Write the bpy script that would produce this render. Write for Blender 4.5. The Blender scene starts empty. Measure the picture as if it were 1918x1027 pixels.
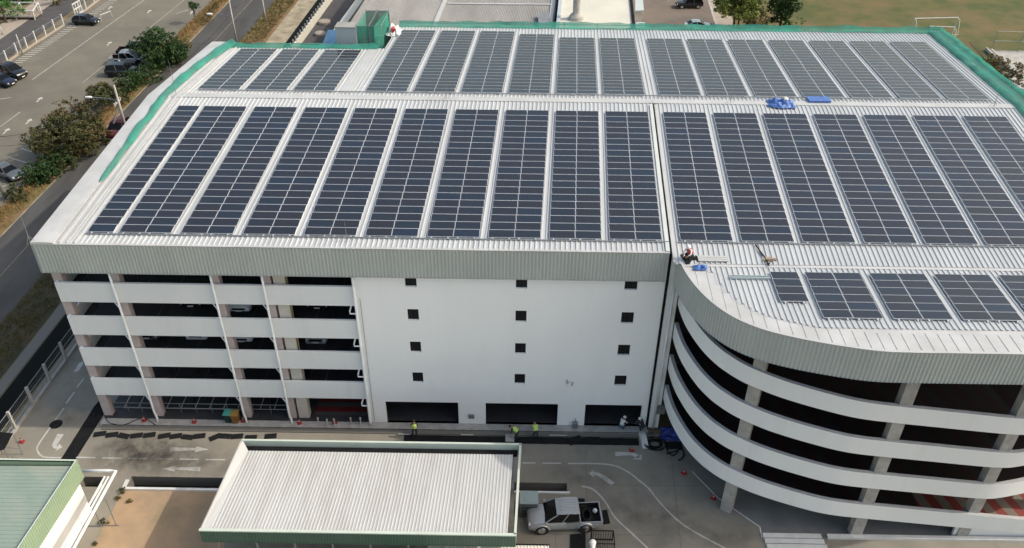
import bpy, bmesh, math, random
from mathutils import Vector, Matrix, Euler, noise
rnd = random.Random(7)
scene = bpy.context.scene
COL = scene.collection
PI = math.pi
def rad(a): return math.radians(a)

# ---------------------------------------------------------------- camera
CP = Vector((0.538, -49.297, 50.983))
FPX = 1629.9
_p, _y, _r = rad(36.17), rad(-0.4), rad(0.587)
CF = Vector((math.sin(_y)*math.cos(_p), math.cos(_y)*math.cos(_p), -math.sin(_p)))
_rt = Vector((math.cos(_y), -math.sin(_y), 0))
_up = _rt.cross(CF)
CR = _rt*math.cos(_r)+_up*math.sin(_r)
CU = -_rt*math.sin(_r)+_up*math.cos(_r)
cam_d = bpy.data.cameras.new('camera')
cam = bpy.data.objects.new('camera', cam_d); COL.objects.link(cam)
M = Matrix((CR, CU, -CF)).transposed().to_4x4(); M.translation = CP
cam.matrix_world = M
cam_d.sensor_width = 36; cam_d.lens = FPX/1918*36
cam_d.clip_start = 0.5; cam_d.clip_end = 2000
scene.camera = cam

# the survey of the photograph: a sight line through a pixel, met with a level or an upright plane
def ray(u, v): return CF+CR*((u-959)/FPX)-CU*((v-513.5)/FPX)
GZ = -0.12
def gp(u, v, z=GZ):
    q = ray(u, v); return CP+q*((z-CP.z)/q.z)
def yp(u, v, y):
    q = ray(u, v); return CP+q*((y-CP.y)/q.y)
SK = 0.052                       # the plot is not square: depth lines lean 3 degrees east
def sk(x, y): return x+SK*y

# ---------------------------------------------------------------- mesh builder
ORG = {}
class MB:
    def __init__(s): s.v=[]; s.f=[]; s.m=[]
    def add(s, vs, fs, mi=0):
        b=len(s.v); s.v += [tuple(p) for p in vs]
        for f in fs: s.f.append(tuple(b+i for i in f)); s.m.append(mi)
        return s
    def quad(s,a,b,c,d,mi=0): return s.add([a,b,c,d],[(0,1,2,3)],mi)
    def box(s,x0,x1,y0,y1,z0,z1,mi=0):
        v=[(x,y,z) for z in (z0,z1) for y in (y0,y1) for x in (x0,x1)]
        return s.add(v,[(0,2,3,1),(4,5,7,6),(0,1,5,4),(2,6,7,3),(0,4,6,2),(1,3,7,5)],mi)
    def obox(s,c,ax,sx,sy,z0,z1,mi=0):
        ax=Vector((ax[0],ax[1],0)).normalized(); ay=Vector((-ax.y,ax.x,0)); c=Vector((c[0],c[1],0))
        v=[]
        for z in (z0,z1):
            for b in (-1,1):
                for a in (-1,1):
                    p=c+ax*(a*sx/2)+ay*(b*sy/2); v.append((p.x,p.y,z))
        return s.add(v,[(0,2,3,1),(4,5,7,6),(0,1,5,4),(2,6,7,3),(0,4,6,2),(1,3,7,5)],mi)
    def beam(s,a,b,w,h,mi=0):
        a=Vector(a);b=Vector(b);d=(b-a).normalized()
        u=d.cross(Vector((0,0,1)))
        if u.length<1e-3:u=Vector((1,0,0))
        u.normalize();n=u.cross(d)
        v=[]
        for p in (a,b):
            for i,j in ((-1,-1),(1,-1),(1,1),(-1,1)): v.append(p+u*(i*w/2)+n*(j*h/2))
        return s.add(v,[(3,2,1,0),(4,5,6,7),(0,1,5,4),(1,2,6,5),(2,3,7,6),(3,0,4,7)],mi)
    def tube(s,pts,r,n=8,mi=0,cap=True):
        pts=[Vector(p) for p in pts]; rs=r if isinstance(r,(list,tuple)) else [r]*len(pts)
        b=len(s.v); prev=None
        for i,p in enumerate(pts):
            d=(pts[min(i+1,len(pts)-1)]-pts[max(i-1,0)])
            d=d.normalized() if d.length>1e-9 else Vector((0,0,1))
            if prev is None:
                u=d.cross(Vector((0,0,1)));
                if u.length<1e-3:u=Vector((1,0,0))
            else: u=prev-d*prev.dot(d)
            u.normalize();prev=u;w=d.cross(u)
            for k in range(n):
                a=2*PI*k/n;q=p+(u*math.cos(a)+w*math.sin(a))*rs[i];s.v.append(tuple(q))
        for i in range(len(pts)-1):
            for k in range(n):
                s.f.append((b+i*n+k,b+i*n+(k+1)%n,b+(i+1)*n+(k+1)%n,b+(i+1)*n+k));s.m.append(mi)
        if cap:
            s.f.append(tuple(b+k for k in reversed(range(n))));s.m.append(mi)
            e=b+(len(pts)-1)*n;s.f.append(tuple(e+k for k in range(n)));s.m.append(mi)
        return s
    def lathe(s,c,prof,n=16,mi=0,ax='z'):
        b=len(s.v);c=Vector(c)
        for r,h in prof:
            for k in range(n):
                a=2*PI*k/n;x,y=r*math.cos(a),r*math.sin(a)
                s.v.append(tuple(c+(Vector((x,y,h)) if ax=='z' else Vector((x,h,y)) if ax=='y' else Vector((h,x,y)))))
        for i in range(len(prof)-1):
            for k in range(n):
                s.f.append((b+i*n+k,b+i*n+(k+1)%n,b+(i+1)*n+(k+1)%n,b+(i+1)*n+k));s.m.append(mi)
        s.f.append(tuple(b+k for k in reversed(range(n))));s.m.append(mi)
        e=b+(len(prof)-1)*n;s.f.append(tuple(e+k for k in range(n)));s.m.append(mi)
        return s
    def prism(s,poly,z0,z1,mi=0):
        n=len(poly)
        ar=sum(poly[i][0]*poly[(i+1)%n][1]-poly[(i+1)%n][0]*poly[i][1] for i in range(n))
        if ar<0: poly=poly[::-1]
        v=[(p[0],p[1],z0) for p in poly]+[(p[0],p[1],z1) for p in poly]
        f=[tuple(reversed(range(n))),tuple(range(n,2*n))]+[(i,(i+1)%n,n+(i+1)%n,n+i) for i in range(n)]
        return s.add(v,f,mi)
    def sheet(s,poly,z,mi=0):
        n=len(poly)
        ar=sum(poly[i][0]*poly[(i+1)%n][1]-poly[(i+1)%n][0]*poly[i][1] for i in range(n))
        if ar<0: poly=poly[::-1]
        return s.add([(p[0],p[1],z) for p in poly],[tuple(range(n))],mi)
    def strip(s,pts,w,z,mi=0):
        pts=[Vector((p[0],p[1],0)) for p in pts];L=[];Rr=[]
        for i,p in enumerate(pts):
            d=(pts[min(i+1,len(pts)-1)]-pts[max(i-1,0)]).normalized();n=Vector((-d.y,d.x,0))
            L.append(p+n*w/2);Rr.append(p-n*w/2)
        for i in range(len(pts)-1):
            s.add([(q.x,q.y,z) for q in (Rr[i],Rr[i+1],L[i+1],L[i])],[(0,1,2,3)],mi)
        return s
    def skew(s):
        s.v=[(x+SK*y,y,z) for x,y,z in s.v];return s
    def build(s,name,mats,parent=None,smooth=False,local=False):
        me=bpy.data.meshes.new(name)
        o0=Vector((0,0,0)) if (parent is None or local) else ORG.get(parent.name,Vector((0,0,0)))
        vs=[(x-o0.x,y-o0.y,z-o0.z) for x,y,z in s.v]
        me.from_pydata(vs,[],s.f)
        if not isinstance(mats,(list,tuple)): mats=[mats]
        for m in mats: me.materials.append(m)
        me.polygons.foreach_set('material_index',s.m)
        if smooth: me.polygons.foreach_set('use_smooth',[True]*len(s.f))
        me.validate(); me.update()
        o=bpy.data.objects.new(name,me);COL.objects.link(o)
        if parent is not None: o.parent=parent
        ORG[o.name]=o0.copy()
        return o
def tag(o,label=None,cat=None,group=None,kind=None):
    if label:o['label']=label
    if cat:o['category']=cat
    if group:o['group']=group
    if kind:o['kind']=kind
    return o
def thing(name,label,cat,loc=(0,0,0),rz=0,group=None):
    o=bpy.data.objects.new(name,None);COL.objects.link(o);o.location=loc;o.rotation_euler=(0,0,rz)
    o.empty_display_size=.3
    ORG[o.name]=Vector(loc);return tag(o,label,cat,group)
KIDS={}
def copy_tree(o,parent=None):
    c=o.copy();COL.objects.link(c)
    if parent is not None:c.parent=parent
    for ch in [x for x in bpy.data.objects if x.parent==o]: copy_tree(ch,c)
    return c

# ---------------------------------------------------------------- materials
def mat(name,c,c2=None,scale=1.,detail=5.,rough=.7,spec=.4,metal=0.,bump=0.,bscale=None,lo=.35,hi=.65,c3=None,s3=.15,lo3=.5,hi3=.7,coat=0.,alpha=1.,stretch=None):
    m=bpy.data.materials.new(name);m.use_nodes=True;nt=m.node_tree;b=nt.nodes['Principled BSDF']
    b.inputs['Roughness'].default_value=rough;b.inputs['Specular IOR Level'].default_value=spec
    b.inputs['Metallic'].default_value=metal;b.inputs['Coat Weight'].default_value=coat
    b.inputs['Base Color'].default_value=(*c,1)
    if alpha<1:b.inputs['Alpha'].default_value=alpha
    if c2 is None and not bump: return m
    tc=nt.nodes.new('ShaderNodeTexCoord');vec=tc.outputs['Object']
    if stretch:
        mp=nt.nodes.new('ShaderNodeMapping');mp.inputs['Scale'].default_value=stretch;nt.links.new(vec,mp.inputs[0]);vec=mp.outputs[0]
    def ns(sc,d=detail):
        n=nt.nodes.new('ShaderNodeTexNoise');n.inputs['Scale'].default_value=sc;n.inputs['Detail'].default_value=d
        n.inputs['Roughness'].default_value=.6;nt.links.new(vec,n.inputs['Vector']);return n
    def rmp(src,a,z):
        r=nt.nodes.new('ShaderNodeMapRange');r.inputs['From Min'].default_value=a;r.inputs['From Max'].default_value=z
        nt.links.new(src,r.inputs['Value']);return r.outputs[0]
    if c2 is not None:
        n=ns(scale);mx=nt.nodes.new('ShaderNodeMix');mx.data_type='RGBA'
        nt.links.new(rmp(n.outputs['Fac'],lo,hi),mx.inputs['Factor'])
        mx.inputs['A'].default_value=(*c,1);mx.inputs['B'].default_value=(*c2,1);out=mx.outputs['Result']
        if c3 is not None:
            n3=ns(s3);m3=nt.nodes.new('ShaderNodeMix');m3.data_type='RGBA'
            nt.links.new(rmp(n3.outputs['Fac'],lo3,hi3),m3.inputs['Factor'])
            nt.links.new(out,m3.inputs['A']);m3.inputs['B'].default_value=(*c3,1);out=m3.outputs['Result']
        nt.links.new(out,b.inputs['Base Color'])
    if bump:
        n=ns(bscale or scale*3,4.);bp_=nt.nodes.new('ShaderNodeBump');bp_.inputs['Strength'].default_value=bump
        bp_.inputs['Distance'].default_value=.05
        nt.links.new(n.outputs['Fac'],bp_.inputs['Height']);nt.links.new(bp_.outputs[0],b.inputs['Normal'])
    return m
X={}
X['roof']=mat('white_sheet_metal',(.455,.47,.475),(.385,.40,.405),.35,6,rough=.42,spec=.45,stretch=(1.6,.22,1),c3=(.37,.38,.38),s3=2.2,lo3=.6,hi3=.8)
X['cap']=mat('white_flashing',(.465,.47,.47),(.39,.395,.39),.5,6,rough=.5,c3=(.34,.335,.32),s3=1.7,lo3=.6,hi3=.85)
X['fascia']=mat('galvanised_cladding',(.53,.555,.525),(.47,.495,.47),.4,5,rough=.5,spec=.4,stretch=(1,1,.3))
X['render']=mat('bright_white_render',(.93,.935,.92),(.90,.905,.89),.3,6,rough=.85,spec=.2,stretch=(1,1,.2),c3=(.86,.87,.85),s3=.8,lo3=.55,hi3=.85)
X['wall']=mat('white_render',(.80,.81,.80),(.75,.76,.75),.25,6,rough=.85,spec=.2,stretch=(1,1,.14),c3=(.71,.72,.70),s3=1.1,lo3=.55,hi3=.85)
X['conc']=mat('bare_concrete',(.42,.40,.37),(.30,.29,.27),1.6,8,rough=.9,spec=.2,bump=.15)
X['pink']=mat('pinkish_column_paint',(.55,.46,.45),(.46,.39,.38),1.2,5,rough=.8)
X['cream']=mat('cream_column_paint',(.60,.56,.50),(.52,.48,.42),1.2,5,rough=.8)
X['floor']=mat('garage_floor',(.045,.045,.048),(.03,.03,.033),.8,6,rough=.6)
X['dark']=mat('dark_void',(.012,.012,.014),rough=.9)
X['pipe']=mat('white_pvc',(.80,.82,.81),(.70,.72,.71),1,4,rough=.45)
X['white']=mat('white_paint',(.64,.64,.62),(.55,.55,.53),1.5,4,rough=.5)
X['alu']=mat('aluminium_frame',(.60,.62,.65),rough=.5,spec=.35)
X['steel']=mat('grey_steel',(.30,.31,.32),(.22,.23,.24),2,4,rough=.5,metal=.5)
X['black']=mat('black_rubber',(.012,.012,.013),(.018,.018,.018),3,4,rough=.9,spec=.12)
X['red']=mat('red_paint',(.33,.03,.028),rough=.5)
X['orange']=mat('orange_plastic',(.22,.10,.025),rough=.5)
X['yellow']=mat('yellow_plastic',(.25,.175,.045),rough=.5)
X['gbin']=mat('green_plastic',(.008,.028,.024),rough=.5)
X['blue']=mat('blue_tarp',(.085,.18,.46),(.05,.12,.33),1.5,5,rough=.45,bump=.4,bscale=3)
X['dblue']=mat('dark_blue_tarp',(.03,.05,.28),(.02,.03,.16),1.5,5,rough=.5)
X['net']=None
X['asph']=mat('asphalt_road',(.072,.070,.067),(.05,.049,.047),.5,8,rough=.9,c3=(.10,.095,.088),s3=.12,bump=.1,stretch=(1,.25,1))
X['asph2']=mat('old_asphalt',(.075,.07,.07),(.055,.053,.054),.6,8,rough=.9,c3=(.10,.095,.09),s3=.1)
X['lot']=mat('weathered_lot_paving',(.165,.150,.118),(.132,.122,.098),.22,8,rough=.9,c3=(.108,.102,.085),s3=.06,lo3=.48,hi3=.66,bump=.08,bscale=2)
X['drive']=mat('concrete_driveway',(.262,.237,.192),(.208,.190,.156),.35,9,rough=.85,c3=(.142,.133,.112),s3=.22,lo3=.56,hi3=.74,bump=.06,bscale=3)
X['patch']=mat('dark_concrete',(.16,.15,.13),rough=.8)  # plain darker concrete for pits, drain, joints and near canal lining
X['tar']=mat('fresh_black_asphalt',(.010,.010,.011),(.015,.015,.016),2,5,rough=.95,spec=.1)
X['dirt']=mat('sandy_dirt',(.40,.275,.17),(.32,.225,.145),.6,9,rough=.95,c3=(.245,.195,.12),s3=.25,lo3=.5,hi3=.68,bump=.3,bscale=4)
X['verge']=mat('dry_grass_verge',(.235,.135,.068),(.145,.088,.042),.9,9,rough=.95,c3=(.14,.115,.042),s3=.12,lo3=.45,hi3=.62,bump=.5,bscale=3)
X['green_verge']=mat('scrubby_ground',(.065,.055,.032),(.04,.04,.022),.8,9,rough=.95,c3=(.10,.07,.04),s3=.2,bump=.5,bscale=3)
X['field']=mat('patchy_field_grass',(.098,.092,.028),(.050,.070,.018),.3,12,rough=.95,c3=(.135,.10,.042),s3=.085,lo3=.44,hi3=.60,bump=.4,bscale=2.5)
X['yard']=mat('brown_asphalt_yard',(.16,.128,.104),(.125,.104,.088),.3,8,rough=.9,c3=(.10,.088,.076),s3=.1)
X['path']=mat('pale_path',(.34,.29,.24),(.28,.24,.20),.8,7,rough=.9)
X['ground']=mat('earth',(.20,.155,.09),(.13,.11,.06),.1,9,rough=.95)
X['water']=mat('murky_canal_water',(.005,.006,.006),(.009,.010,.009),.3,4,rough=.6,spec=.06)
X['lining']=mat('stained_canal_lining',(.36,.31,.22),(.21,.175,.115),.7,8,rough=.9,bump=.3)
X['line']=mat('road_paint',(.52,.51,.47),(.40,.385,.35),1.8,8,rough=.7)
X['dimline']=mat('faint_bay_paint',(.13,.13,.13),(.07,.07,.07),1.5,6,rough=.8)  # greyer, fainter bay lines for the upper decks
X['fadeline']=mat('faded_road_paint',(.36,.35,.31),(.25,.245,.22),1.2,8,rough=.8)
X['greenroof']=mat('green_sheet_metal',(.235,.295,.25),(.20,.262,.22),.4,6,rough=.5,c3=(.27,.305,.255),s3=.3,lo3=.45,hi3=.6)
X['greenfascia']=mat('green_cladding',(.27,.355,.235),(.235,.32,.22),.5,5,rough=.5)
X['palegreen']=mat('pale_green_trim',(.52,.58,.51),(.47,.53,.46),.8,5,rough=.5)
X['shedroof']=mat('cream_sheet_metal',(.47,.475,.465),(.425,.43,.42),.5,6,rough=.5,c3=(.41,.40,.38),s3=.5,stretch=(2.5,.3,1))
X['greyroof']=mat('grey_fibre_roof',(.30,.295,.28),(.245,.24,.23),.5,8,rough=.85,c3=(.215,.21,.20),s3=.12,stretch=(1,.35,1))
X['creamroof']=mat('cream_membrane_roof',(.56,.54,.46),(.50,.485,.42),.3,6,rough=.7)
X['paleblue']=mat('pale_blue_panel',(.40,.46,.48),(.36,.41,.435),.5,5,rough=.55)
X['blueroof']=mat('blue_sheet_metal',(.07,.16,.27),(.05,.12,.21),.6,6,rough=.5)
X['wood']=mat('weathered_timber',(.30,.24,.18),(.2,.16,.12),2,6,rough=.9)
X['bark']=mat('bark',(.10,.075,.05),(.06,.045,.03),3,6,rough=.95)
X['pole']=mat('concrete_pole',(.42,.40,.37),(.33,.315,.29),1.5,6,rough=.85)
X['glass']=mat('dark_car_glass',(.005,.006,.007),rough=.15,spec=.22)
X['coping_shade']=mat('parapet_top_shade_grey',(.40,.40,.40),(.33,.33,.33),1.2,6,rough=.9)  # shade under the slab above, painted as grey on parapet tops
X['pane']=mat('dark_window_pane',(.012,.013,.015),rough=.55,spec=.2)
X['chrome']=mat('bright_metal',(.7,.7,.7),rough=.2,metal=1.)
X['tyre']=mat('tyre_rubber',(.02,.02,.02),rough=.85)
X['lampglass']=mat('lamp_lens',(.75,.76,.75),rough=.15,spec=.6)
X['tail']=mat('tail_lens',(.35,.015,.012),rough=.2)
X['plate']=mat('number_plate_white',(.72,.72,.70),rough=.5)
X['skin']=mat('skin',(.33,.19,.12),rough=.6)
X['hivis']=mat('hi_vis_fabric',(.46,.62,.16),rough=.7)
X['cloth_d']=mat('dark_cloth',(.03,.035,.045),rough=.9)
X['cloth_b']=mat('blue_denim',(.06,.09,.17),rough=.9)
X['cloth_w']=mat('white_cloth',(.70,.69,.67),rough=.9)
X['cloth_r']=mat('red_cloth',(.55,.06,.07),rough=.9)
X['boot']=mat('boot_leather',(.03,.025,.02),rough=.7)
X['hair']=mat('black_hair',(.012,.011,.010),rough=.6)
X['helmet']=mat('white_helmet',(.80,.80,.78),rough=.35)
def stripes(name,c1,c2,period,axis=(1,0,0),rough=.7):
    m=mat(name,c1,rough=rough);nt=m.node_tree;b=nt.nodes['Principled BSDF']
    tc=nt.nodes.new('ShaderNodeTexCoord');dp=nt.nodes.new('ShaderNodeVectorMath');dp.operation='DOT_PRODUCT'
    nt.links.new(tc.outputs['Object'],dp.inputs[0]);dp.inputs[1].default_value=axis
    a=nt.nodes.new('ShaderNodeMath');a.operation='DIVIDE';a.inputs[1].default_value=period;nt.links.new(dp.outputs['Value'],a.inputs[0])
    f=nt.nodes.new('ShaderNodeMath');f.operation='FRACT';nt.links.new(a.outputs[0],f.inputs[0])
    g=nt.nodes.new('ShaderNodeMath');g.operation='GREATER_THAN';g.inputs[1].default_value=.5;nt.links.new(f.outputs[0],g.inputs[0])
    n=nt.nodes.new('ShaderNodeTexNoise');n.inputs['Scale'].default_value=1.2;n.inputs['Detail'].default_value=6;nt.links.new(tc.outputs['Object'],n.inputs['Vector'])
    mx=nt.nodes.new('ShaderNodeMix');mx.data_type='RGBA';nt.links.new(g.outputs[0],mx.inputs['Factor'])
    mx.inputs['A'].default_value=(*c1,1);mx.inputs['B'].default_value=(*c2,1)
    m2=nt.nodes.new('ShaderNodeMix');m2.data_type='RGBA';m2.blend_type='MULTIPLY';m2.inputs['Factor'].default_value=.5
    nt.links.new(mx.outputs['Result'],m2.inputs['A']);nt.links.new(n.outputs['Fac'],m2.inputs['B'])
    nt.links.new(m2.outputs['Result'],b.inputs['Base Color']);return m
X['ramp_shade']=stripes('shade_darkened_ramp_paint',(.030,.010,.010),(.020,.018,.018),1.5,(.95,.3,0))  # ramp paint darkened so its colour carries the shade inside the ramp
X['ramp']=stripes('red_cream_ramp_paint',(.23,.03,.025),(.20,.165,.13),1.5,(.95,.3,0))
X['redstripe']=stripes('red_and_bare_stripes',(.19,.018,.018),(.10,.088,.08),1.1,(0,1,0))
def make_net():
    m=bpy.data.materials.new('green_debris_net');m.use_nodes=True;nt=m.node_tree;b=nt.nodes['Principled BSDF']
    b.inputs['Roughness'].default_value=.8
    tc=nt.nodes.new('ShaderNodeTexCoord');n=nt.nodes.new('ShaderNodeTexNoise');n.inputs['Scale'].default_value=.5;n.inputs['Detail'].default_value=3
    nt.links.new(tc.outputs['Object'],n.inputs['Vector'])
    mx=nt.nodes.new('ShaderNodeMix');mx.data_type='RGBA';nt.links.new(n.outputs['Fac'],mx.inputs['Factor'])
    mx.inputs['A'].default_value=(.012,.15,.11,1);mx.inputs['B'].default_value=(.035,.30,.22,1)
    nt.links.new(mx.outputs['Result'],b.inputs['Base Color'])
    r=nt.nodes.new('ShaderNodeMapRange');r.inputs['From Min'].default_value=.35;r.inputs['From Max'].default_value=.65
    r.inputs['To Min'].default_value=.66;r.inputs['To Max'].default_value=.86
    nt.links.new(n.outputs['Fac'],r.inputs['Value']);nt.links.new(r.outputs[0],b.inputs['Alpha'])
    return m
X['net']=make_net()
def make_cell():
    m=bpy.data.materials.new('solar_cells');m.use_nodes=True;nt=m.node_tree;b=nt.nodes['Principled BSDF']
    b.inputs['Roughness'].default_value=.16;b.inputs['Specular IOR Level'].default_value=.40
    oi=nt.nodes.new('ShaderNodeObjectInfo');cr=nt.nodes.new('ShaderNodeValToRGB')
    el=cr.color_ramp.elements;el[0].position=0;el[0].color=(.014,.016,.022,1);el[1].position=1;el[1].color=(.012,.020,.038,1)
    for p,c in ((.2,(.017,.0175,.024)),(.45,(.0145,.017,.0255)),(.75,(.014,.0185,.028)),(.93,(.012,.019,.031))):
        e=el.new(p);e.color=(*c,1)
    nt.links.new(oi.outputs['Random'],cr.inputs[0])
    tc=nt.nodes.new('ShaderNodeTexCoord');sp=nt.nodes.new('ShaderNodeSeparateXYZ');nt.links.new(tc.outputs['Object'],sp.inputs[0])
    def lines(out,period,th):
        d=nt.nodes.new('ShaderNodeMath');d.operation='DIVIDE';d.inputs[1].default_value=period;nt.links.new(out,d.inputs[0])
        f=nt.nodes.new('ShaderNodeMath');f.operation='FRACT';nt.links.new(d.outputs[0],f.inputs[0])
        g=nt.nodes.new('ShaderNodeMath');g.operation='LESS_THAN';g.inputs[1].default_value=th;nt.links.new(f.outputs[0],g.inputs[0]);return g.outputs[0]
    a=lines(sp.outputs['X'],.149,.09);c=lines(sp.outputs['Y'],.149,.06)
    mxx=nt.nodes.new('ShaderNodeMath');mxx.operation='MAXIMUM';nt.links.new(a,mxx.inputs[0]);nt.links.new(c,mxx.inputs[1])
    sc=nt.nodes.new('ShaderNodeMath');sc.operation='MULTIPLY';sc.inputs[1].default_value=.35;nt.links.new(mxx.outputs[0],sc.inputs[0])
    mx=nt.nodes.new('ShaderNodeMix');mx.data_type='RGBA';nt.links.new(sc.outputs[0],mx.inputs['Factor'])
    nt.links.new(cr.outputs[0],mx.inputs['A']);mx.inputs['B'].default_value=(.09,.10,.115,1)
    nt.links.new(mx.outputs['Result'],b.inputs['Base Color']);return m
X['cell']=make_cell()
# ================================================================ world, sun
SUN_EL, SUN_DY = rad(41.5), .034
w=bpy.data.worlds.new('World');scene.world=w;w.use_nodes=True
nt=w.node_tree;bg=nt.nodes['Background'];sky=nt.nodes.new('ShaderNodeTexSky');sky.sky_type='NISHITA';sky.sun_disc=False
sky.sun_elevation=SUN_EL;sky.sun_rotation=rad(90)-math.atan(SUN_DY);sky.air_density=1.6;sky.dust_density=4.5;sky.ozone_density=.5
nt.links.new(sky.outputs[0],bg.inputs[0]);bg.inputs[1].default_value=.15
sd=bpy.data.lights.new('sun','SUN');so=bpy.data.objects.new('sun',sd);COL.objects.link(so)
sd.energy=2.2;sd.angle=rad(.6);sd.color=(1,.93,.82)
sdir=Vector((math.cos(SUN_EL),math.cos(SUN_EL)*SUN_DY,math.sin(SUN_EL)))
so.rotation_euler=sdir.to_track_quat('Z','Y').to_euler();so.location=(60,0,80)
scene.view_settings.view_transform='Standard';scene.view_settings.look='None';scene.view_settings.exposure=.45;scene.view_settings.gamma=1
scene.cycles.max_bounces=6;scene.cycles.transparent_max_bounces=12;scene.cycles.use_denoising=True

# ================================================================ roof geometry
S1=math.tan(rad(3.733));S2=math.tan(rad(4.533));S3=math.tan(rad(4.0))
ZE=17.11;YE=-.3;YR=20.62
def zfront(y): return ZE+(y-YE)*S1
ZR=zfront(YR)
def zrear(y): return ZR-(y-YR)*S2
def zwing(y): return 17.03+(-1.5-y)*S3
def rib_sheet(mb,x0,x1,ya,yb,zf,pitch=.352,h=.06,mi=0,ynodes=None,thick=.03):
    """trapezoid-ribbed metal sheet between x0..x1 with the ribs running along y"""
    n=max(1,int(round((x1-x0)/pitch)));p=(x1-x0)/n;prof=[]
    for i in range(n):
        a=x0+i*p;prof+=[(a,0),(a+p*.62,0),(a+p*.70,h),(a+p*.90,h)]
    prof.append((x1,0))
    ys=ynodes or [ya,yb];b=len(mb.v);m=len(prof)
    for y in ys:
        for px,pz in prof: mb.v.append((px,y,zf(y)+pz))
    for j in range(len(ys)-1):
        for i in range(m-1):
            mb.f.append((b+j*m+i,b+j*m+i+1,b+(j+1)*m+i+1,b+(j+1)*m+i));mb.m.append(mi)
    # underside
    for y in ys: mb.v += [(x0,y,zf(y)-thick),(x1,y,zf(y)-thick)]
    u=b+len(ys)*m
    for j in range(len(ys)-1):
        mb.f.append((u+2*j,u+2*j+2,u+2*j+3,u+2*j+1));mb.m.append(mi)
def rib_wall(mb,pts,zt,zb,pitch=.25,d=.07,mi=0):
    """ribbed cladding along a plan polyline (outer side on the right of travel); zt/zb functions of (x,y)"""
    pts=[Vector((p[0],p[1])) for p in pts];seg=[];acc=0
    L=[0]
    for i in range(1,len(pts)): L.append(L[-1]+(pts[i]-pts[i-1]).length)
    n=int(L[-1]/pitch);prof=[]
    def at(s):
        for i in range(1,len(pts)):
            if s<=L[i]+1e-6:
                t=(s-L[i-1])/(L[i]-L[i-1]);d_=(pts[i]-pts[i-1]).normalized();return pts[i-1].lerp(pts[i],t),Vector((d_.y,-d_.x))
        d_=(pts[-1]-pts[-2]).normalized();return pts[-1],Vector((d_.y,-d_.x))
    for i in range(n):
        for f,o in ((0,0),(.5,0),(.62,d),(.88,d)):
            p,nn=at((i+f)*L[-1]/n);q=p+nn*o;prof.append((q.x,q.y))
    p,nn=at(L[-1]);prof.append((p.x,p.y))
    b=len(mb.v)
    for x,y in prof: mb.v+=[(x,y,zb(x,y)),(x,y,zt(x,y))]
    for i in range(len(prof)-1):
        a=b+2*i;mb.f.append((a,a+2,a+3,a+1));mb.m.append(mi)
def wall_holes(mb,x0,x1,z0,z1,y,th,holes,mi=0):
    """wall in the xz plane, outer face at y (looking -y), with rectangular holes and reveals"""
    xs=sorted({x0,x1,*[h[0] for h in holes],*[h[1] for h in holes]});zs=sorted({z0,z1,*[h[2] for h in holes],*[h[3] for h in holes]})
    for i in range(len(xs)-1):
        for j in range(len(zs)-1):
            cx,cz=(xs[i]+xs[i+1])/2,(zs[j]+zs[j+1])/2
            if any(h[0]<cx<h[1] and h[2]<cz<h[3] for h in holes): continue
            for yy,fl in ((y,0),(y+th,1)):
                q=[(xs[i],yy,zs[j]),(xs[i+1],yy,zs[j]),(xs[i+1],yy,zs[j+1]),(xs[i],yy,zs[j+1])]
                mb.add(q if not fl else q[::-1],[(0,1,2,3)],mi)
    for a,b_,c,d in holes:
        mb.quad((a,y,c),(a,y,d),(a,y+th,d),(a,y+th,c),mi);mb.quad((b_,y,c),(b_,y+th,c),(b_,y+th,d),(b_,y,d),mi)
        mb.quad((a,y,d),(b_,y,d),(b_,y+th,d),(a,y+th,d),mi);mb.quad((a,y,c),(a,y+th,c),(b_,y+th,c),(b_,y,c),mi)
    for a in (x0,x1): mb.quad((a,y,z0),(a,y,z1),(a,y+th,z1),(a,y+th,z0),mi)
    mb.quad((x0,y,z1),(x1,y,z1),(x1,y+th,z1),(x0,y+th,z1),mi);mb.quad((x0,y,z0),(x0,y+th,z0),(x1,y+th,z0),(x1,y,z0),mi)

# ================================================================ parking garage (left of the expansion joint)
XL,XT,XJ=-32.45,-11.13,11.02
garage=thing('parking_garage','long white multi-storey parking garage with open decks and three columns of small windows','parking garage',(-10,0,0))
FL=[0]+[3.18+3.1*k for k in range(4)]
# front wall of the stair block
wins=[]
WX=[(-7.38,-6.565),(.479,1.278),(8.17,9.069)]
for a,b in WX:
    for r in range(3): wins.append((a,b,5.46+3.1*r-1.043,5.46+3.1*r))
    wins.append((a,b,5.43+9.3-1.043,14.72))
doors=[(-9.707,-3.95,.0,2.312),(-1.786,3.932,.0,2.312),(6.087,10.55,.0,2.312)]
mb=MB();wall_holes(mb,XT,XJ,0,16.9,0,.22,wins+doors);mb.build('front_wall',X['render'],garage)
for a,b,c,d in wins:
    o=MB().box(a-.02,b+.02,.16,.19,c-.02,d+.02).build('window',X['pane'],garage)
    m=MB()
    for q in ((a,a+.04),(b-.04,b),((a+b)/2-.02,(a+b)/2+.02)): m.box(q[0],q[1],.12,.155,c,d)
    m.build('window_frame',X['black'],o)
for k in range(4):
    z=2.57+3.1*k;mb=MB()
    mb.box(XL,XT-.003,0,.18,z,z+1.723);mb.box(XL+.18,XT-.003,.18,.5,z,z+.5)
    mb.build('parapet',X['wall'],garage)
    mb=MB();mb.box(XL,XL+.18,.183,34.8,z,z+1.723);mb.skew().build('side_parapet',X['wall'],garage)
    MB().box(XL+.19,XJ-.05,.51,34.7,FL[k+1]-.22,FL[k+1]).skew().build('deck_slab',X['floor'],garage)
MB().box(XL,XJ-.02,.005,34.8,-.3,-.003).skew().build('ground_slab',X['floor'],garage)
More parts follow.
